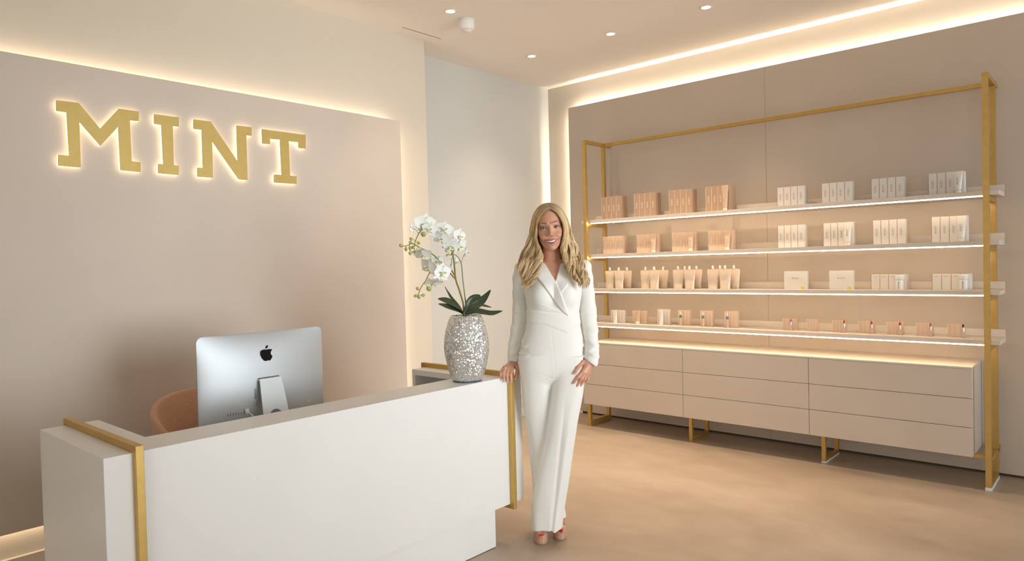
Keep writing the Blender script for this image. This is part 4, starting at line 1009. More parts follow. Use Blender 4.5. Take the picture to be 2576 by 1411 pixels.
for nm, (tip, heel, sd_) in SHOES.items():
    def ft(X, Y, Z, tip=tip, heel=heel, sd_=sd_):
        x, y = shoe_local(X, Y, tip, heel)
        d = cap(x, y, Z, (0, 0.060, 0.058), (0, 0.150, 0.130), 0.024, 0.026)
        d = smin(d, cap(x, y, Z, (0, 0.150, 0.125), (0, 0.125, 0.17), 0.024, 0.024), 0.02)
        xs_ = (-0.010*sd_, 0.004*sd_, 0.015*sd_, 0.024*sd_)
        for i, (xx, r, yy) in enumerate(zip(xs_, (0.0095, 0.0072, 0.0068, 0.0062), (0.008, 0.010, 0.016, 0.024))):
            d = smin(d, cap(x, y, Z, (xx*0.8, 0.055, 0.056), (xx, yy, 0.0445), r*1.2, r), 0.005)
        return d
    body.add(ft, 0.03, 0.19, 0.012)
bx_ = axis([(-0.235, -0.175, 0.0035), (-0.175, -0.09, 0.0020), (-0.09, 0.012, 0.0034), (0.012, 0.165, 0.0017), (0.165, 0.30, 0.0021), (0.30, 0.335, 0.004)])
by_ = axis([(-0.13, -0.055, 0.0018), (-0.055, 0.02, 0.0022), (0.02, 0.12, 0.0035), (0.12, 0.28, 0.006)])
bz_ = axis([(0.02, 0.10, 0.0028), (0.10, 0.825, 0.008), (0.825, 0.985, 0.0021), (0.985, 1.36, 0.006), (1.36, 1.53, 0.003), (1.53, 1.70, 0.0016), (1.70, 1.785, 0.003)])
V, Q = mesh_sdf(body, bx_, by_, bz_)
# skin tone: lips, blush, dark mouth interior, darker lids and lid lines; nails are separate
xh, yh, zh = to_head(V[:, 0], V[:, 1], V[:, 2]); axh = np.abs(xh)
skin = np.tile(np.array([0.60, 0.305, 0.20]), (len(V), 1))
hd = V[:, 2] > 1.52
def blend(w, col):
    w = (w*hd)[:, None]; skin[:] = skin*(1-w)+np.array(col)*w
blend(0.35*np.exp(-(((axh-0.042)/0.018)**2+((zh+0.036)/0.016)**2)), (0.50, 0.19, 0.12))
zt, yt = lip_top(xh); zb, yb = lip_bot(xh); s_ = np.clip(axh/0.034, 0, 1)
lipm = ((np.abs(zh-zt) < 0.0048*(1-0.72*s_**2)) | (np.abs(zh-zb) < 0.0056*(1-0.8*s_**2))) & (axh < 0.0355) & (yh < -0.058)
blend(lipm*0.9, (0.46, 0.12, 0.12))
inm = (zh < zt-0.0012) & (zh > zb+0.002) & (axh < 0.032) & (yh > -0.083) & (yh < -0.06)
blend(inm*1.0, (0.14, 0.03, 0.025))
u_ = (axh-EYE[0])/0.0160; rim = np.abs(zh-(0.0060*(1-u_*u_)+0.0008*u_))
blend(0.85*np.exp(-(rim/0.0016)**2)*(np.abs(u_) < 1.05)*(yh < -0.055), (0.07, 0.035, 0.025))
blend(0.45*np.exp(-(((axh-0.034)/0.015)**2+((zh-0.0095)/0.0045)**2))*(yh < -0.05), (0.24, 0.11, 0.075))
blend(0.5*np.exp(-((zh-(-0.0048*(1-u_*u_)))/0.0014)**2)*(np.abs(u_) < 1)*(yh < -0.055), (0.16, 0.08, 0.06))
def skin_mat():
    mt = mat('tanned_skin', (0.5, 0.27, 0.17), 0.42, sss=0.12, bump=(500, 0.05)); nt = mt.node_tree
    at = nt.nodes.new('ShaderNodeAttribute'); at.attribute_name = 'skin_tone'
    nt.links.new(at.outputs['Color'], nt.nodes['Principled BSDF'].inputs['Base Color']); return mt
M['skin'] = skin_mat()
np_mesh('body', V, Q, M['skin'], woman, colors=skin)
# ---- eyes, teeth, brows, lashes
def eye_mat():
    mt = bpy.data.materials.new('eyeball'); mt.use_nodes = True; nt = mt.node_tree; b = nt.nodes['Principled BSDF']; b.inputs['Roughness'].default_value = 0.12
    tc = nt.nodes.new('ShaderNodeTexCoord'); sp_ = nt.nodes.new('ShaderNodeSeparateXYZ'); nt.links.new(tc.outputs['Object'], sp_.inputs[0])
    ln = nt.nodes.new('ShaderNodeVectorMath'); ln.operation = 'LENGTH'; cb = nt.nodes.new('ShaderNodeCombineXYZ')
    nt.links.new(sp_.outputs[0], cb.inputs[0]); nt.links.new(sp_.outputs[2], cb.inputs[1]); nt.links.new(cb.outputs[0], ln.inputs[0])
    r = nt.nodes.new('ShaderNodeValToRGB'); r.color_ramp.interpolation = 'LINEAR'; e = r.color_ramp.elements
    mp = nt.nodes.new('ShaderNodeMath'); mp.operation = 'MULTIPLY'; mp.inputs[1].default_value = 100
    nt.links.new(ln.outputs['Value'], mp.inputs[0]); nt.links.new(mp.outputs[0], r.inputs[0])
    e[0].position = 0.0; e[0].color = (0.01, 0.01, 0.01, 1); e[1].position = 0.24; e[1].color = (0.01, 0.01, 0.01, 1)
    for p, c in ((0.27, (0.13, 0.12, 0.07)), (0.52, (0.17, 0.20, 0.15)), (0.60, (0.03, 0.035, 0.03)), (0.64, (0.78, 0.75, 0.72))):
        q = e.new(p); q.color = (*c, 1)
    nt.links.new(r.outputs[0], b.inputs['Base Color']); return mt
M['eye'] = eye_mat(); M['teeth'] = mat('teeth', (0.86, 0.84, 0.80), 0.25); M['brow'] = mat('brow_hair', (0.15, 0.075, 0.042), 0.8); M['lash'] = mat('lashes', (0.012, 0.009, 0.008), 0.6)
M['mouth'] = mat('mouth_dark', (0.10, 0.02, 0.02), 0.5)
for sx in (-1, 1):
    bm = bmesh.new(); bmesh.ops.create_uvsphere(bm, u_segments=32, v_segments=20, radius=0.0122)
    me = bpy.data.meshes.new('eyeball'); bm.to_mesh(me); bm.free(); me.materials.append(M['eye'])
    me.polygons.foreach_set('use_smooth', [True]*len(me.polygons))
    o = bpy.data.objects.new('eyeball', me); link(o, woman); o.location = from_head((sx*EYE[0], EYE[1]+0.0006, 0.0)); o.rotation_euler = (0.04, -TH, HYAW*0.5)
    pts = []; 
    for k in range(13):
        t = k/12; x = 0.0135+0.040*t; z = 0.0205+0.0075*math.sin(PI*min(1, t*1.05)*0.62)-0.0055*max(0, t-0.6)/0.4
        y = -0.0905+0.30*x*x*10-0.004*(1-t)
        pts.append((sx*x, y, z))
    BP = []
    for (x, y, z) in pts:   # drop each point onto the brow surface
        yy = np.linspace(-0.11, -0.03, 90); P_ = [from_head((x, q, z)) for q in yy]
        dv = body.ev(np.array([p.x for p in P_]), np.array([p.y for p in P_]), np.array([p.z for p in P_]))
        i = int(np.argmax(dv < 0)); BP.append(from_head((x, yy[i]-0.0002, z)))
    mb = MB(); mb.tube(BP, [0.0010+0.0014*math.sin(PI*min(1, 0.10+0.9*k/12))*(1-0.6*k/12) for k in range(13)], 8); mb.build('eyebrow', M['brow'], woman, smooth=True)
    LP = [from_head((sx*(EYE[0]+u*0.0150), EYE[1]-0.0138*math.sqrt(max(0.05, 1-(u*0.86)**2))+(-0.0012), 0.0056*(1-u*u)+0.0009*u+(0.0016 if u > 0.9 else 0))) for u in np.linspace(-0.95, 1.12, 13)]
    MB().tube(LP, [0.0008+0.0009*min(1, k/5) for k in range(13)], 6).build('eyelashes', M['lash'], woman, smooth=True)
mb = MB(); vs = []; fs = []; n = 24
for i in range(n+1):
    x = -0.0305+0.061*i/n; zt_, yt_ = lip_top(np.array(x)); sc_ = abs(x)/0.034
    yy = float(yt_)+0.0052; z1 = float(zt_)+0.001; z0 = float(zt_)-0.0092*(1-0.55*sc_**2)-0.0008*abs(math.sin((x/0.0068)*PI))*-1
    for z, dy in ((z1, 0), (z0, 0.0002), (z0, 0.003), (z1, 0.003)): vs.append(from_head((x, yy+dy, z)))
for i in range(n):
    for k in range(4): fs.append((i*4+k, i*4+(k+1) % 4, (i+1)*4+(k+1) % 4, (i+1)*4+k))
fs += [(0, 1, 2, 3), (n*4+3, n*4+2, n*4+1, n*4)]
mb.add(vs, fs).build('teeth', M['teeth'], woman, smooth=False)

# ---- jumpsuit
M['suit'] = mat('ivory_crepe', (0.84, 0.835, 0.80), 0.75, noise=(8, 0.015), bump=(900, 0.08), sheen=0.15)
suit = Sdf()
suit.add(lambda X, Y, Z: torso_f(X, Y, Z, 0.0), 0.84, 1.487, 0.0)
suit.add(lambda X, Y, Z: np.minimum(ell(X, Y, Z, (0.040, -0.052, 1.308), (0.058, 0.052, 0.060)), ell(X, Y, Z, (0.162, -0.052, 1.308), (0.058, 0.052, 0.060))), 1.24, 1.38, 0.03)
suit.add(lambda X, Y, Z: cap(X, Y, Z, (0.05, 0.045, 1.478), (-0.066, 0.045, 1.452), 0.030, 0.0345), 1.40, 1.52, 0.02)
suit.add(lambda X, Y, Z: cap(X, Y, Z, (0.15, 0.045, 1.478), (0.271, 0.045, 1.452), 0.030, 0.0365), 1.40, 1.52, 0.02)
suit.add(bl_f, 0.089, 0.99, 0.030); suit.add(lambda X, Y, Z: fl_f(X, Y, Z), 0.066, 0.99, 0.010)
VNECK = [(0.040, 1.56), (0.0425, 1.508), (0.1117, 1.3827), (0.1552, 1.506), (0.160, 1.56)]
LAP_L = [(0.040, 1.530), (0.0445, 1.508), (0.1117, 1.3840), (0.1290, 1.3400), (0.1760, 1.2010), (0.150, 1.222), (0.118, 1.262), (0.085, 1.312), (0.048, 1.368), (0.0141, 1.4102), (0.004, 1.445), (0.014, 1.500)]
LAP_R = [(0.158, 1.530), (0.1540, 1.506), (0.1117, 1.3835), (0.1180, 1.3450), (0.138, 1.3230), (0.163, 1.352), (0.1998, 1.4056), (0.203, 1.445), (0.188, 1.500)]
BAND = [(-0.06, 1.235), (0.02, 1.228), (0.10, 1.214), (0.1743, 1.2034), (0.26, 1.214), (0.26, 1.168), (0.20, 1.140), (0.164, 1.118), (0.115, 1.140), (0.05, 1.166), (-0.06, 1.172)]
def front(Y): return Y-0.03
def layer(P, h):
    def f(X, Y, Z):
        d = smin(torso_f(X, Y, Z, 0.0), np.minimum(ell(X, Y, Z, (0.040, -0.052, 1.308), (0.058, 0.052, 0.060)), ell(X, Y, Z, (0.162, -0.052, 1.308), (0.058, 0.052, 0.060))), 0.03)
        d = smin(d, cap(X, Y, Z, (0.05, 0.045, 1.478), (-0.066, 0.045, 1.452), 0.030, 0.0345), 0.02)
        d = smin(d, cap(X, Y, Z, (0.15, 0.045, 1.478), (0.271, 0.045, 1.452), 0.030, 0.0345), 0.02)
        return np.maximum(np.maximum(d-h, poly2(X, Z, P)*0.8), front(Y))
    return f
suit.add(layer(BAND, 0.0028), 1.11, 1.24, 0.003)
suit.add(layer(LAP_R, 0.0045), 1.32, 1.53, 0.001)
suit.add(layer(LAP_L, 0.0085), 1.20, 1.53, 0.001)
# collar stand behind the neck
suit.add(lambda X, Y, Z: np.maximum(np.maximum(np.abs(np.sqrt(((X-0.099)/1.02)**2+(Y-0.040)**2)-0.0600+(Z-1.50)*0.15)-0.0035, np.abs(Z-1.500)-0.026), -(Y-0.015)), 1.47, 1.53, 0.004)
suit.add(lambda X, Y, Z: np.maximum(poly2(X, Z, VNECK), Y-0.035), 1.38, 1.56, 0.0025, 's')
suit.add(lambda X, Y, Z: cap(X, Y, Z, (0.098, 0.038, 1.46), (0.096, 0.034, 1.58), 0.0565, 0.0565), 1.44, 1.60, 0.003, 's')
sleeves = Sdf()
suit.add(chain(ARML), 0.94, 1.49, 0.003); suit.add(chain(ARMR), 0.94, 1.49, 0.002)
# cuffs: flat cut with a hollow
def cutL(X, Y, Z): return np.where(X < 0.0, (0.9505+0.16*(X+0.118))-Z, -1.0)
def cutR(X, Y, Z): return np.where(X > 0.245, (0.972-0.75*(X-0.262))-Z, -1.0)
def arm_mask(X, Y, Z): return np.minimum(chain(ARML)(X, Y, Z), chain(ARMR)(X, Y, Z))
def cuff_cut(X, Y, Z):
    r = np.maximum(np.maximum(cutL(X, Y, Z), cutR(X, Y, Z)), -1)
    return np.maximum(r*0.9, -0.5)
def cuffs(X, Y, Z):
    a = chain(ARML)(X, Y, Z); b = chain(ARMR)(X, Y, Z)
    inL = np.maximum(a-0.012, cutL(X, Y, Z)*-1); inR = np.maximum(b-0.012, cutR(X, Y, Z)*-1)
    t = torso_f(X, Y, Z, 0.0)
    return np.maximum(np.minimum(inL, inR), -(t-0.002))
suit.add(cuffs, 0.90, 0.99, 0.001, 's')
def hollow_cuffs(X, Y, Z):
    a = np.minimum(chain(ARML, -0.0075)(X, Y, Z), chain(ARMR, -0.0075)(X, Y, Z))
    return np.maximum(np.maximum(a, Z-0.985), -(torso_f(X, Y, Z, 0.0)-0.004))
suit.add(hollow_cuffs, 0.90, 0.985, 0.001, 's')
# hollow hems
def hollow_hems(X, Y, Z): return np.maximum(np.minimum(bl_f(X, Y, Z, -0.0125), fl_f(X, Y, Z, -0.0125)), Z-0.14)
suit.add(hollow_hems, 0.05, 0.135, 0.001, 's')
def folds(X, Y, Z):
    f = np.zeros(X.shape, np.float32); fr_ = (Y < 0.03)
    # centre seam, crotch creases
    f += 0.0009*np.exp(-((X-0.0905-0.01*np.sin(Z*9))/0.0018)**2)*fr_*(Z > 0.895)*(Z < 1.125)
    for cx_, sg in ((0.0875, -1), (0.0875, 1)):
        for q, amp in ((0.0, 0.0030), (0.018, 0.0016)):
            xx = (X-cx_)*sg; line = 0.880-q+0.42*xx
            f += amp*np.exp(-((Z-line)/0.0045)**2)*np.clip(xx/0.004, 0, 1)*np.exp(-np.clip(xx, 0, 1)/0.034)*fr_
    # gathers fanning from the wrap towards the bust
    for z1_, s1 in ((1.262, 0.55), (1.250, 0.42), (1.239, 0.28)):
        t = np.clip((0.150-X)/0.14, 0, 1); line = 1.222+(z1_-1.222)*t*1.3
        f += -0.0022*np.exp(-((Z-line)/0.0035)**2)*fr_*(X > 0.01)*(X < 0.150)*np.sin(PI*t)
    for z1_ in (1.258, 1.244):
        t = np.clip((X-0.165)/0.06, 0, 1); line = 1.212+(z1_-1.212)*t
        f += -0.0016*np.exp(-((Z-line)/0.0035)**2)*fr_*(X > 0.165)*(X < 0.225)*np.sin(PI*t)
    # elbow seams and sleeve wrinkles
    aL = np.exp(-((X+0.085)/0.055)**2)*(X < -0.034); aR = (X > 0.25)*1.0
    f += 0.0030*np.exp(-((Z-1.212+0.10*(X+0.08))/0.0024)**2)*aL + 0.0030*np.exp(-((Z-1.203)/0.0024)**2)*aR
    for z_, sl, w_, am in ((1.05, 0.7, 0.008, 0.0030), (1.02, -0.5, 0.007, 0.0026), (0.995, 0.6, 0.007, 0.0024), (1.12, 0.5, 0.010, 0.0022), (1.17, -0.6, 0.010, 0.0018)):
        f += -am*np.sin((Z-z_-sl*(X+0.11))/w_)*np.exp(-((Z-z_)/0.022)**2)*aL
        f += -am*np.sin((Z-z_+sl*(X-0.29))/w_)*np.exp(-((Z-z_)/0.022)**2)*aR
    # long soft folds in the trousers
    fade = np.clip((0.80-Z)/0.25, 0, 1)
    f += 0.0050*np.exp(-((X-(0.150-0.09*np.clip((0.8-Z)/0.75, 0, 1)))/0.010)**2)*fade*(Y < 0.03)
    f += -0.0042*np.exp(-((X-(0.185-0.11*np.clip((0.8-Z)/0.75, 0, 1)))/0.012)**2)*fade*(Y < 0.03)
    f += 0.0055*np.exp(-((X-(-0.045+0.075*np.clip((0.62-Z)/0.5, 0, 1)))/0.009)**2)*np.clip((0.66-Z)/0.2, 0, 1)*(Y > 0.0)*(Y < 0.10)
    f += 0.0026*np.sin(X*62+Z*5)*np.clip((0.34-Z)/0.25, 0, 1)
    return f
suit.add(folds, 0.0, 2.0, 0.0, '+')
sx_ = axis([(-0.175, -0.02, 0.0031), (-0.02, 0.22, 0.0023), (0.22, 0.345, 0.0031)]); sy_ = axis([(-0.13, 0.12, 0.0030), (0.12, 0.30, 0.005)]); sz_ = axis([(0.05, 0.16, 0.0028), (0.16, 0.84, 0.0042), (0.84, 1.19, 0.0031), (1.19, 1.54, 0.0023)])
V, Q = mesh_sdf(suit, sx_, sy_, sz_)
np_mesh('jumpsuit', V, Q, M['suit'], woman, smooth_iter=1)

# ---- platform shoes with toenails
M['nude'] = mat('nude_patent', (0.50, 0.29, 0.20), 0.22, coat=0.5); M['red_nail'] = mat('red_nail_polish', (0.60, 0.01, 0.015), 0.15, coat=0.5)
M['nail'] = mat('pink_nail_polish', (0.78, 0.50, 0.44), 0.2, coat=0.4); M['sole'] = mat('dark_heel', (0.10, 0.05, 0.04), 0.4)
for nm, (tip, heel, sd_) in SHOES.items():
    S_ = Sdf()
    def sf(X, Y, Z, tip=tip, heel=heel, sd_=sd_):
        x, y = shoe_local(X, Y, tip, heel)
        d = np.maximum(ell(x, y, Z, (0, 0.050, 0.010), (0.0375, 0.050, 0.030)), -Z)
        d = smin(d, ell(x, y, Z, (0, 0.054, 0.040), (0.0380, 0.051, 0.035)), 0.018)
        d = smin(d, cap(x, y, Z, (0, 0.085, 0.052), (0, 0.160, 0.118), 0.030, 0.029), 0.015)
        d = smin(d, ell(x, y, Z, (0, 0.168, 0.135), (0.030, 0.032, 0.036)), 0.015)
        d = smax(d, -ell(x, y, Z, (0.003*sd_, 0.002, 0.055), (0.021, 0.024, 0.0135)), 0.003)          # peep toe
        d = smax(d, -cap(x, y, Z, (0, 0.058, 0.060), (0, 0.150, 0.132), 0.0255, 0.0265), 0.002)     # inside
        d = smax(d, -cap(x, y, Z, (0, 0.095, 0.100), (0, 0.140, 0.175), 0.030, 0.030), 0.003)       # opening
        return d
    S_.add(sf, 0.0, 0.18, 0.0)
    def hf(X, Y, Z, tip=tip, heel=heel):
        x, y = shoe_local(X, Y, tip, heel)
        return np.maximum(cap(x, y, Z, (0, 0.184, 0.120), (0, 0.196, 0.004), 0.013, 0.0050), -Z)
    S_.add(hf, 0.0, 0.14, 0.008)
    x0, x1 = min(tip[0], heel[0])-0.06, max(tip[0], heel[0])+0.06; y0, y1 = tip[1]-0.02, heel[1]+0.05
    V, Q = mesh_sdf(S_, axis([(x0, x1, 0.0021)]), axis([(y0, y1, 0.0024)]), axis([(-0.004, 0.19, 0.0022)]))
    V[:, 2] = np.maximum(V[:, 2], 0.0006)
    np_mesh('shoe', V, Q, M['nude'], woman)
    ux, uy = foot_frame(tip, heel)
    def place(x, y, z): return Vector((tip[0]+x*uy+y*ux, tip[1]-x*ux+y*uy, z))
    for xx, yy, r in ((-0.007*sd_, 0.004, 0.0088), (0.0075*sd_, 0.007, 0.0046)):
        c = place(xx*0.95, yy-0.0030, 0.0518)
        mb = MB(); mb.lathe([(0.001, 0.0022), (0.6, 0.0018), (0.95, 0.0006), (1.0, -0.001)], n=16)
        R = Matrix.Rotation(math.atan2(ux, uy)*-1, 3, 'Z') @ Matrix.Rotation(math.radians(42), 3, 'X')
        mb.v = [tuple(c + R @ Vector((v[0]*r, v[1]*r*0.95, v[2]*0.4))) for v in mb.v]
        mb.build('toenail', M['red_nail'], woman, smooth=True)
# ---- fingernails, ring, necklace
for H, sgn in ((HANDL, 1), (HANDR, -1)):
    for nm in ('index', 'middle', 'ring', 'pinky', 'thumb'):
        m_, t = Vector(H[nm][1]), Vector(H[nm][2]); d = (t-m_).normalized()
        view = Vector((0, -1, 0.25)).normalized(); nrm = (view-d*view.dot(d)).normalized(); side = d.cross(nrm)
        r = 0.0082 if nm == 'thumb' else 0.0072 if nm != 'pinky' else 0.0062
        c = t+d*0.0025+nrm*(r*0.86)
        mb = MB(); vs = []; fs = []
        for j in range(6):
            a = (j/5-0.42)*0.013*(r/0.0072)
            for i in range(5):
                s2 = (i/4*2-1); wv = r*0.62*(1 if j < 4 else (0.88 if j == 4 else 0.55))
                vs.append(c+d*a+side*(s2*wv)-nrm*(s2*s2*r*0.28+(0.0016 if j == 5 else 0)))
        for j in range(5):
            for i in range(4): fs.append((j*5+i, j*5+i+1, j*5+i+6, j*5+i+5))
        o = mb.add(vs, fs).build('fingernail', M['nail'], woman, smooth=True)
        so = o.modifiers.new('thick', 'SOLIDIFY'); so.thickness = 0.0008
def ring_at(a, b, t, r, stone):
    a, b = Vector(a), Vector(b); c = a.lerp(b, t); d = (b-a).normalized(); u = d.orthogonal().normalized(); v = d.cross(u)
    pts = [c+u*r*math.cos(2*PI*k/20)+v*r*math.sin(2*PI*k/20) for k in range(21)]
    mb = MB().tube(pts, 0.0010, 6)
    o = mb.build('finger_ring', M['silver'], woman, smooth=True)
    vw = (Vector((0, -1, 0.3))-d*Vector((0, -1, 0.3)).dot(d)).normalized(); q = c+vw*(r+0.001)
    bm = bmesh.new(); bmesh.ops.create_icosphere(bm, subdivisions=1, radius=stone); me = bpy.data.meshes.new('gem'); bm.to_mesh(me); bm.free(); me.materials.append(M['teeth'])
    g = bpy.data.objects.new('gem', me); link(g, o); g.location = q
ring_at(HANDL['ring'][0], HANDL['ring'][1], 0.30, 0.0100, 0.0032)
ring_at(HANDL['pinky'][0], HANDL['pinky'][1], 0.45, 0.0090, 0.0014)
def on_chest(x, z, off=0.0012):
    yy = np.linspace(-0.13, 0.08, 160); dv = body.ev(np.full(160, x), yy, np.full(160, z)); i = int(np.argmax(dv < 0)); return Vector((x, float(yy[i])-off, z))
NK = [on_chest(x, z) for x, z in [(0.058, 1.520), (0.066, 1.495), (0.078, 1.470), (0.0925, 1.4555), (0.108, 1.470), (0.124, 1.495), (0.136, 1.520)]]
nk = MB().tube(catmull(NK, 6), 0.0006, 6).build('necklace', M['gold'], woman, smooth=True)
bm = bmesh.new(); bmesh.ops.create_icosphere(bm, subdivisions=2, radius=0.0026); me = bpy.data.meshes.new('pendant'); bm.to_mesh(me); bm.free(); me.materials.append(M['silver'])
g = bpy.data.objects.new('pendant', me); link(g, nk); g.location = NK[3]+Vector((0, -0.001, -0.003))

# ---- hair: thousands of fine locks over a scalp cap
def hair_mat():
    mt = bpy.data.materials.new('blonde_hair'); mt.use_nodes = True; nt = mt.node_tree; b = nt.nodes['Principled BSDF']
    at = nt.nodes.new('ShaderNodeAttribute'); at.attribute_name = 'skin_tone'; nt.links.new(at.outputs['Color'], b.inputs['Base Color'])
    b.inputs['Roughness'].default_value = 0.38; b.inputs['Specular IOR Level'].default_value = 0.6; b.inputs['Sheen Weight'].default_value = 0.1
    return mt
M['hair'] = hair_mat()
hr_ = np.random.default_rng(11)
def P2(pts):      # photo-measured outline points already in metres
    a = np.array(pts, float); s = np.concatenate([[0], np.cumsum(np.hypot(*np.diff(a, axis=0).T))]); s /= s[-1]
    tf = np.linspace(0, 1, 300); kk = np.hanning(37); kk /= kk.sum(); C_ = []
    for c in (0, 1):
        v = np.interp(tf, s, a[:, c]); C_.append(np.convolve(np.pad(v, 18, mode='reflect', reflect_type='odd'), kk, 'valid'))
    return lambda t: np.stack([np.interp(t, tf, C_[0]), np.interp(t, tf, C_[1])], -1)
PART = (0.094, 1.768)
OUT = {-1: P2([(0.092, 1.790), (0.060, 1.788), (0.028, 1.765), (0.004, 1.725), (-0.006, 1.680), (-0.012, 1.630), (-0.028, 1.580), (-0.052, 1.530), (-0.070, 1.480), (-0.066, 1.430), (-0.058, 1.385), (-0.050, 1.345)]),
        1: P2([(0.092, 1.790), (0.124, 1.783), (0.158, 1.752), (0.182, 1.705), (0.192, 1.660), (0.206, 1.610), (0.222, 1.560), (0.238, 1.510), (0.252, 1.465), (0.262, 1.425), (0.272, 1.380), (0.262, 1.340)])}
INN = {-1: P2([(0.092, 1.752), (0.072, 1.744), (0.046, 1.722), (0.027, 1.690), (0.020, 1.650), (0.018, 1.605), (0.030, 1.560), (0.038, 1.520), (0.030, 1.470), (0.020, 1.430), (-0.005, 1.395), (-0.030, 1.355)]),
        1: P2([(0.094, 1.752), (0.118, 1.742), (0.142, 1.712), (0.160, 1.675), (0.164, 1.635), (0.158, 1.595), (0.150, 1.560), (0.160, 1.510), (0.172, 1.460), (0.192, 1.420), (0.222, 1.385), (0.248, 1.350)])}
hx_, hc_, hq_ = [], [], []; nv_ = 0
def tubes(P, R, Cc):
    """P (n, m, 3) strand points, R (n, m) radii, Cc (n, m, 3) colours -> three sided tubes"""
    global nv_
    n, m_, _ = P.shape; T = np.gradient(P, axis=1); T /= np.linalg.norm(T, axis=2, keepdims=True)+1e-9
    A = np.cross(T, np.array([0.15, 0.97, 0.2])); A /= np.linalg.norm(A, axis=2, keepdims=True)+1e-9; Bv = np.cross(T, A)
    vs = []
    for k in range(3):
        a = 2*PI*k/3; vs.append(P+(A*math.cos(a)+Bv*math.sin(a))*R[:, :, None])
    Vv = np.stack(vs, 2)                                        # n, m, 3, 3
    ids = nv_+np.arange(n*m_*3).reshape(n, m_, 3); nv_ += n*m_*3
    q = []
    for k in range(3):
        k2 = (k+1) % 3; q.append(np.stack([ids[:, :-1, k], ids[:, :-1, k2], ids[:, 1:, k2], ids[:, 1:, k]], -1).reshape(-1, 4))
    hx_.append(Vv.reshape(-1, 3)); hc_.append(np.repeat(Cc.reshape(-1, 3), 3, axis=0)); hq_.append(np.concatenate(q))
def push_out(P, grow):
    """keep strands outside the skull and the shoulders"""
    x, y, z = to_head(P[..., 0], P[..., 1], P[..., 2])
    c = np.array([0, 0.012, 0.026]); r = np.array([0.0735, 0.093, 0.088])+grow[..., None]*1.0
    v = np.stack([x, y, z], -1)-c; k = np.linalg.norm(v/r, axis=-1)
    f = np.where(k < 1, 1/np.maximum(k, 0.3), 1)[..., None]; v2 = v*f+c
    Vw = np.empty_like(P); cs, sn = math.cos(TH), math.sin(TH); c2, s2 = math.cos(HYAW), math.sin(HYAW)
    xh_ = v2[..., 0]*c2-v2[..., 1]*s2; yh_ = v2[..., 0]*s2+v2[..., 1]*c2; zh_ = v2[..., 2]
    Vw[..., 0] = xh_*cs-zh_*sn+HC[0]; Vw[..., 1] = yh_+HC[1]; Vw[..., 2] = xh_*sn+zh_*cs+HC[2]
    return Vw
MS = 40; t = np.linspace(0, 1, MS)
BL1, BL2, BL3, RT = np.array([0.88, 0.66, 0.38]), np.array([0.62, 0.39, 0.18]), np.array([0.93, 0.76, 0.50]), np.array([0.26, 0.145, 0.07])
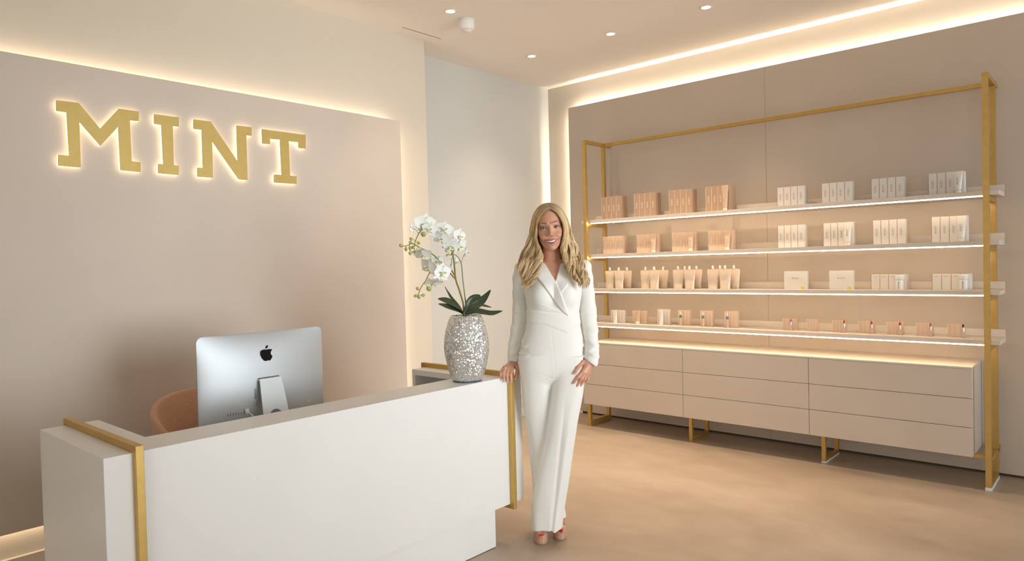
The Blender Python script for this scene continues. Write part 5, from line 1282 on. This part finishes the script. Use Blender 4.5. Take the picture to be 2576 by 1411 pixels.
for sg in (-1, 1):
    NL = 90; per = 46
    for L in range(NL):
        u0 = hr_.random()**0.9 if L > 22 else 0.10*hr_.random(); v0 = hr_.random() if L > 22 else 0.5*hr_.random(); ph = hr_.random()*6.28; fq = 2.6+hr_.random()*1.6; am = 0.007+0.010*hr_.random()
        tone = hr_.random(); Lk = 0.86+0.16*hr_.random()
        uu = u0+hr_.normal(0, 0.045, per)[:, None]; vv = np.clip(v0+hr_.normal(0, 0.05, per), 0, 1)[:, None]
        T_ = np.clip(t[None, :]*Lk*np.clip(1-0.10*hr_.random((per, 1)), 0, 1), 0, 1)
        conv = 1-0.30*np.clip((t[None, :]-0.45)/0.55, 0, 1)
        ue = np.clip(u0+(uu-u0)*conv, 0.0, 1.0)
        ue = np.broadcast_to(ue, (per, MS)); ve = np.clip(v0+(vv-v0)*conv, 0, 1)
        A_ = INN[sg](T_); B_ = OUT[sg](T_); X2 = A_*(1-ue[..., None])+B_*ue[..., None]
        # depth: fringe locks start at the brow line, back layers start at the crown
        z = X2[..., 1]; 
        yf_top = -0.066; yb_top = 0.060
        yfr = np.interp(z, [1.34, 1.40, 1.46, 1.52, 1.60, 1.68, 1.74, 1.79], [-0.100, -0.094, -0.070, -0.052, -0.055, -0.068, -0.070, -0.030])
        ybk = np.interp(z, [1.34, 1.46, 1.55, 1.66, 1.74, 1.79], [-0.060, 0.010, 0.075, 0.090, 0.075, 0.050])
        y = yfr*(1-ve)+ybk*ve
        zr = np.where(T_ < 0.12, 1.0, 1.0)
        # outermost locks sit at mid depth, they are the silhouette
        y = y*(1-0.35*ue*(z > 1.50))+0.010*ue*(z > 1.50)
        Pp = np.stack([X2[..., 0], y, z], -1)
        w = np.clip((T_-0.22)/0.5, 0, 1)
        Pp[..., 0] += am*w*np.sin(fq*2*PI*T_+ph)+0.0012*hr_.normal(size=(per, 1))
        Pp[..., 1] += am*0.9*w*np.cos(fq*2*PI*T_+ph)
        Pp[..., 2] += 0.003*w*np.sin(fq*4*PI*T_+ph)
        Pp = push_out(Pp, np.broadcast_to(0.002+0.016*(1-np.abs(2*ue-1))*0.4+0.006*hr_.random((per, 1)), ue.shape))
        # stay in front of the jacket on the chest
        lim = np.interp(Pp[..., 2], [1.30, 1.36, 1.42, 1.47, 1.50, 1.53], [-0.112, -0.098, -0.066, -0.040, 0.012, 0.2])
        Pp[..., 1] = np.where(Pp[..., 2] < 1.53, np.minimum(Pp[..., 1], lim), Pp[..., 1])
        R_ = 0.00082*(0.5+0.8*np.sin(PI*np.clip(t*0.92+0.08, 0, 1))[None, :])*np.ones((per, 1))
        base = BL1*(1-tone)+(BL2 if tone > 0.55 else BL3)*tone
        jit = 0.82+0.36*hr_.random((per, 1, 1))
        rt = np.clip(1-T_/(0.13+0.05*hr_.random((per, 1))), 0, 1)[..., None]*0.8
        Cc = (base[None, None, :]*jit)*(1-rt)+RT*rt
        tubes(Pp, R_, np.clip(Cc, 0, 1))
# back hair: falls from the crown behind the neck
for L in range(46):
    per = 26; a0 = hr_.random()*2-1; ph = hr_.random()*6.28; tone = hr_.random()
    aa = a0+hr_.normal(0, 0.05, per)[:, None]; T_ = np.broadcast_to(t[None, :], (per, MS))
    z = 1.775-0.36*T_-0.03*np.abs(aa)*T_
    wd_ = np.interp(z, [1.40, 1.50, 1.60, 1.70, 1.775], [0.120, 0.105, 0.088, 0.080, 0.015])
    x = 0.094+aa*wd_ + 0.006*np.sin(18*T_+ph)*T_
    y = np.interp(z, [1.40, 1.50, 1.60, 1.68, 1.74, 1.775], [0.105, 0.100, 0.092, 0.108, 0.085, 0.020])*(1-0.35*aa*aa)
    Pp = push_out(np.stack([x, y, z], -1), np.full((per, MS), 0.005)); base = BL1*(1-tone)+BL2*tone
    Cc = np.broadcast_to(base*(0.8+0.3*hr_.random((per, 1, 1))), (per, MS, 3)); rt = np.clip(1-T_/0.15, 0, 1)[..., None]*0.7
    tubes(Pp, np.full((per, MS), 0.0016), Cc*(1-rt)+RT*rt)
hair = np_mesh('hair', np.concatenate(hx_), np.concatenate(hq_), M['hair'], woman, colors=np.concatenate(hc_))
# scalp under the strands
cp_ = Sdf()
def capf(X, Y, Z):
    x, y, z = to_head(X, Y, Z); d = ell(x, y, z, (0, 0.013, 0.030), (0.0758, 0.096, 0.0865))
    hl = 0.090-0.062*(np.abs(x)/0.06)**2-1.1*np.clip(y+0.060, 0, 1)    # hairline falls away to the sides
    return np.maximum(d, np.maximum(hl-z, -0.055-z))
cp_.add(capf, 1.58, 1.79, 0.0)
V, Q = mesh_sdf(cp_, axis([(-0.02, 0.20, 0.0035)]), axis([(-0.11, 0.13, 0.0035)]), axis([(1.57, 1.80, 0.0035)]))
M['scalp'] = mat('root_hair', (0.30, 0.18, 0.09), 0.6)
np_mesh('hair_roots', V, Q, M['scalp'], hair)
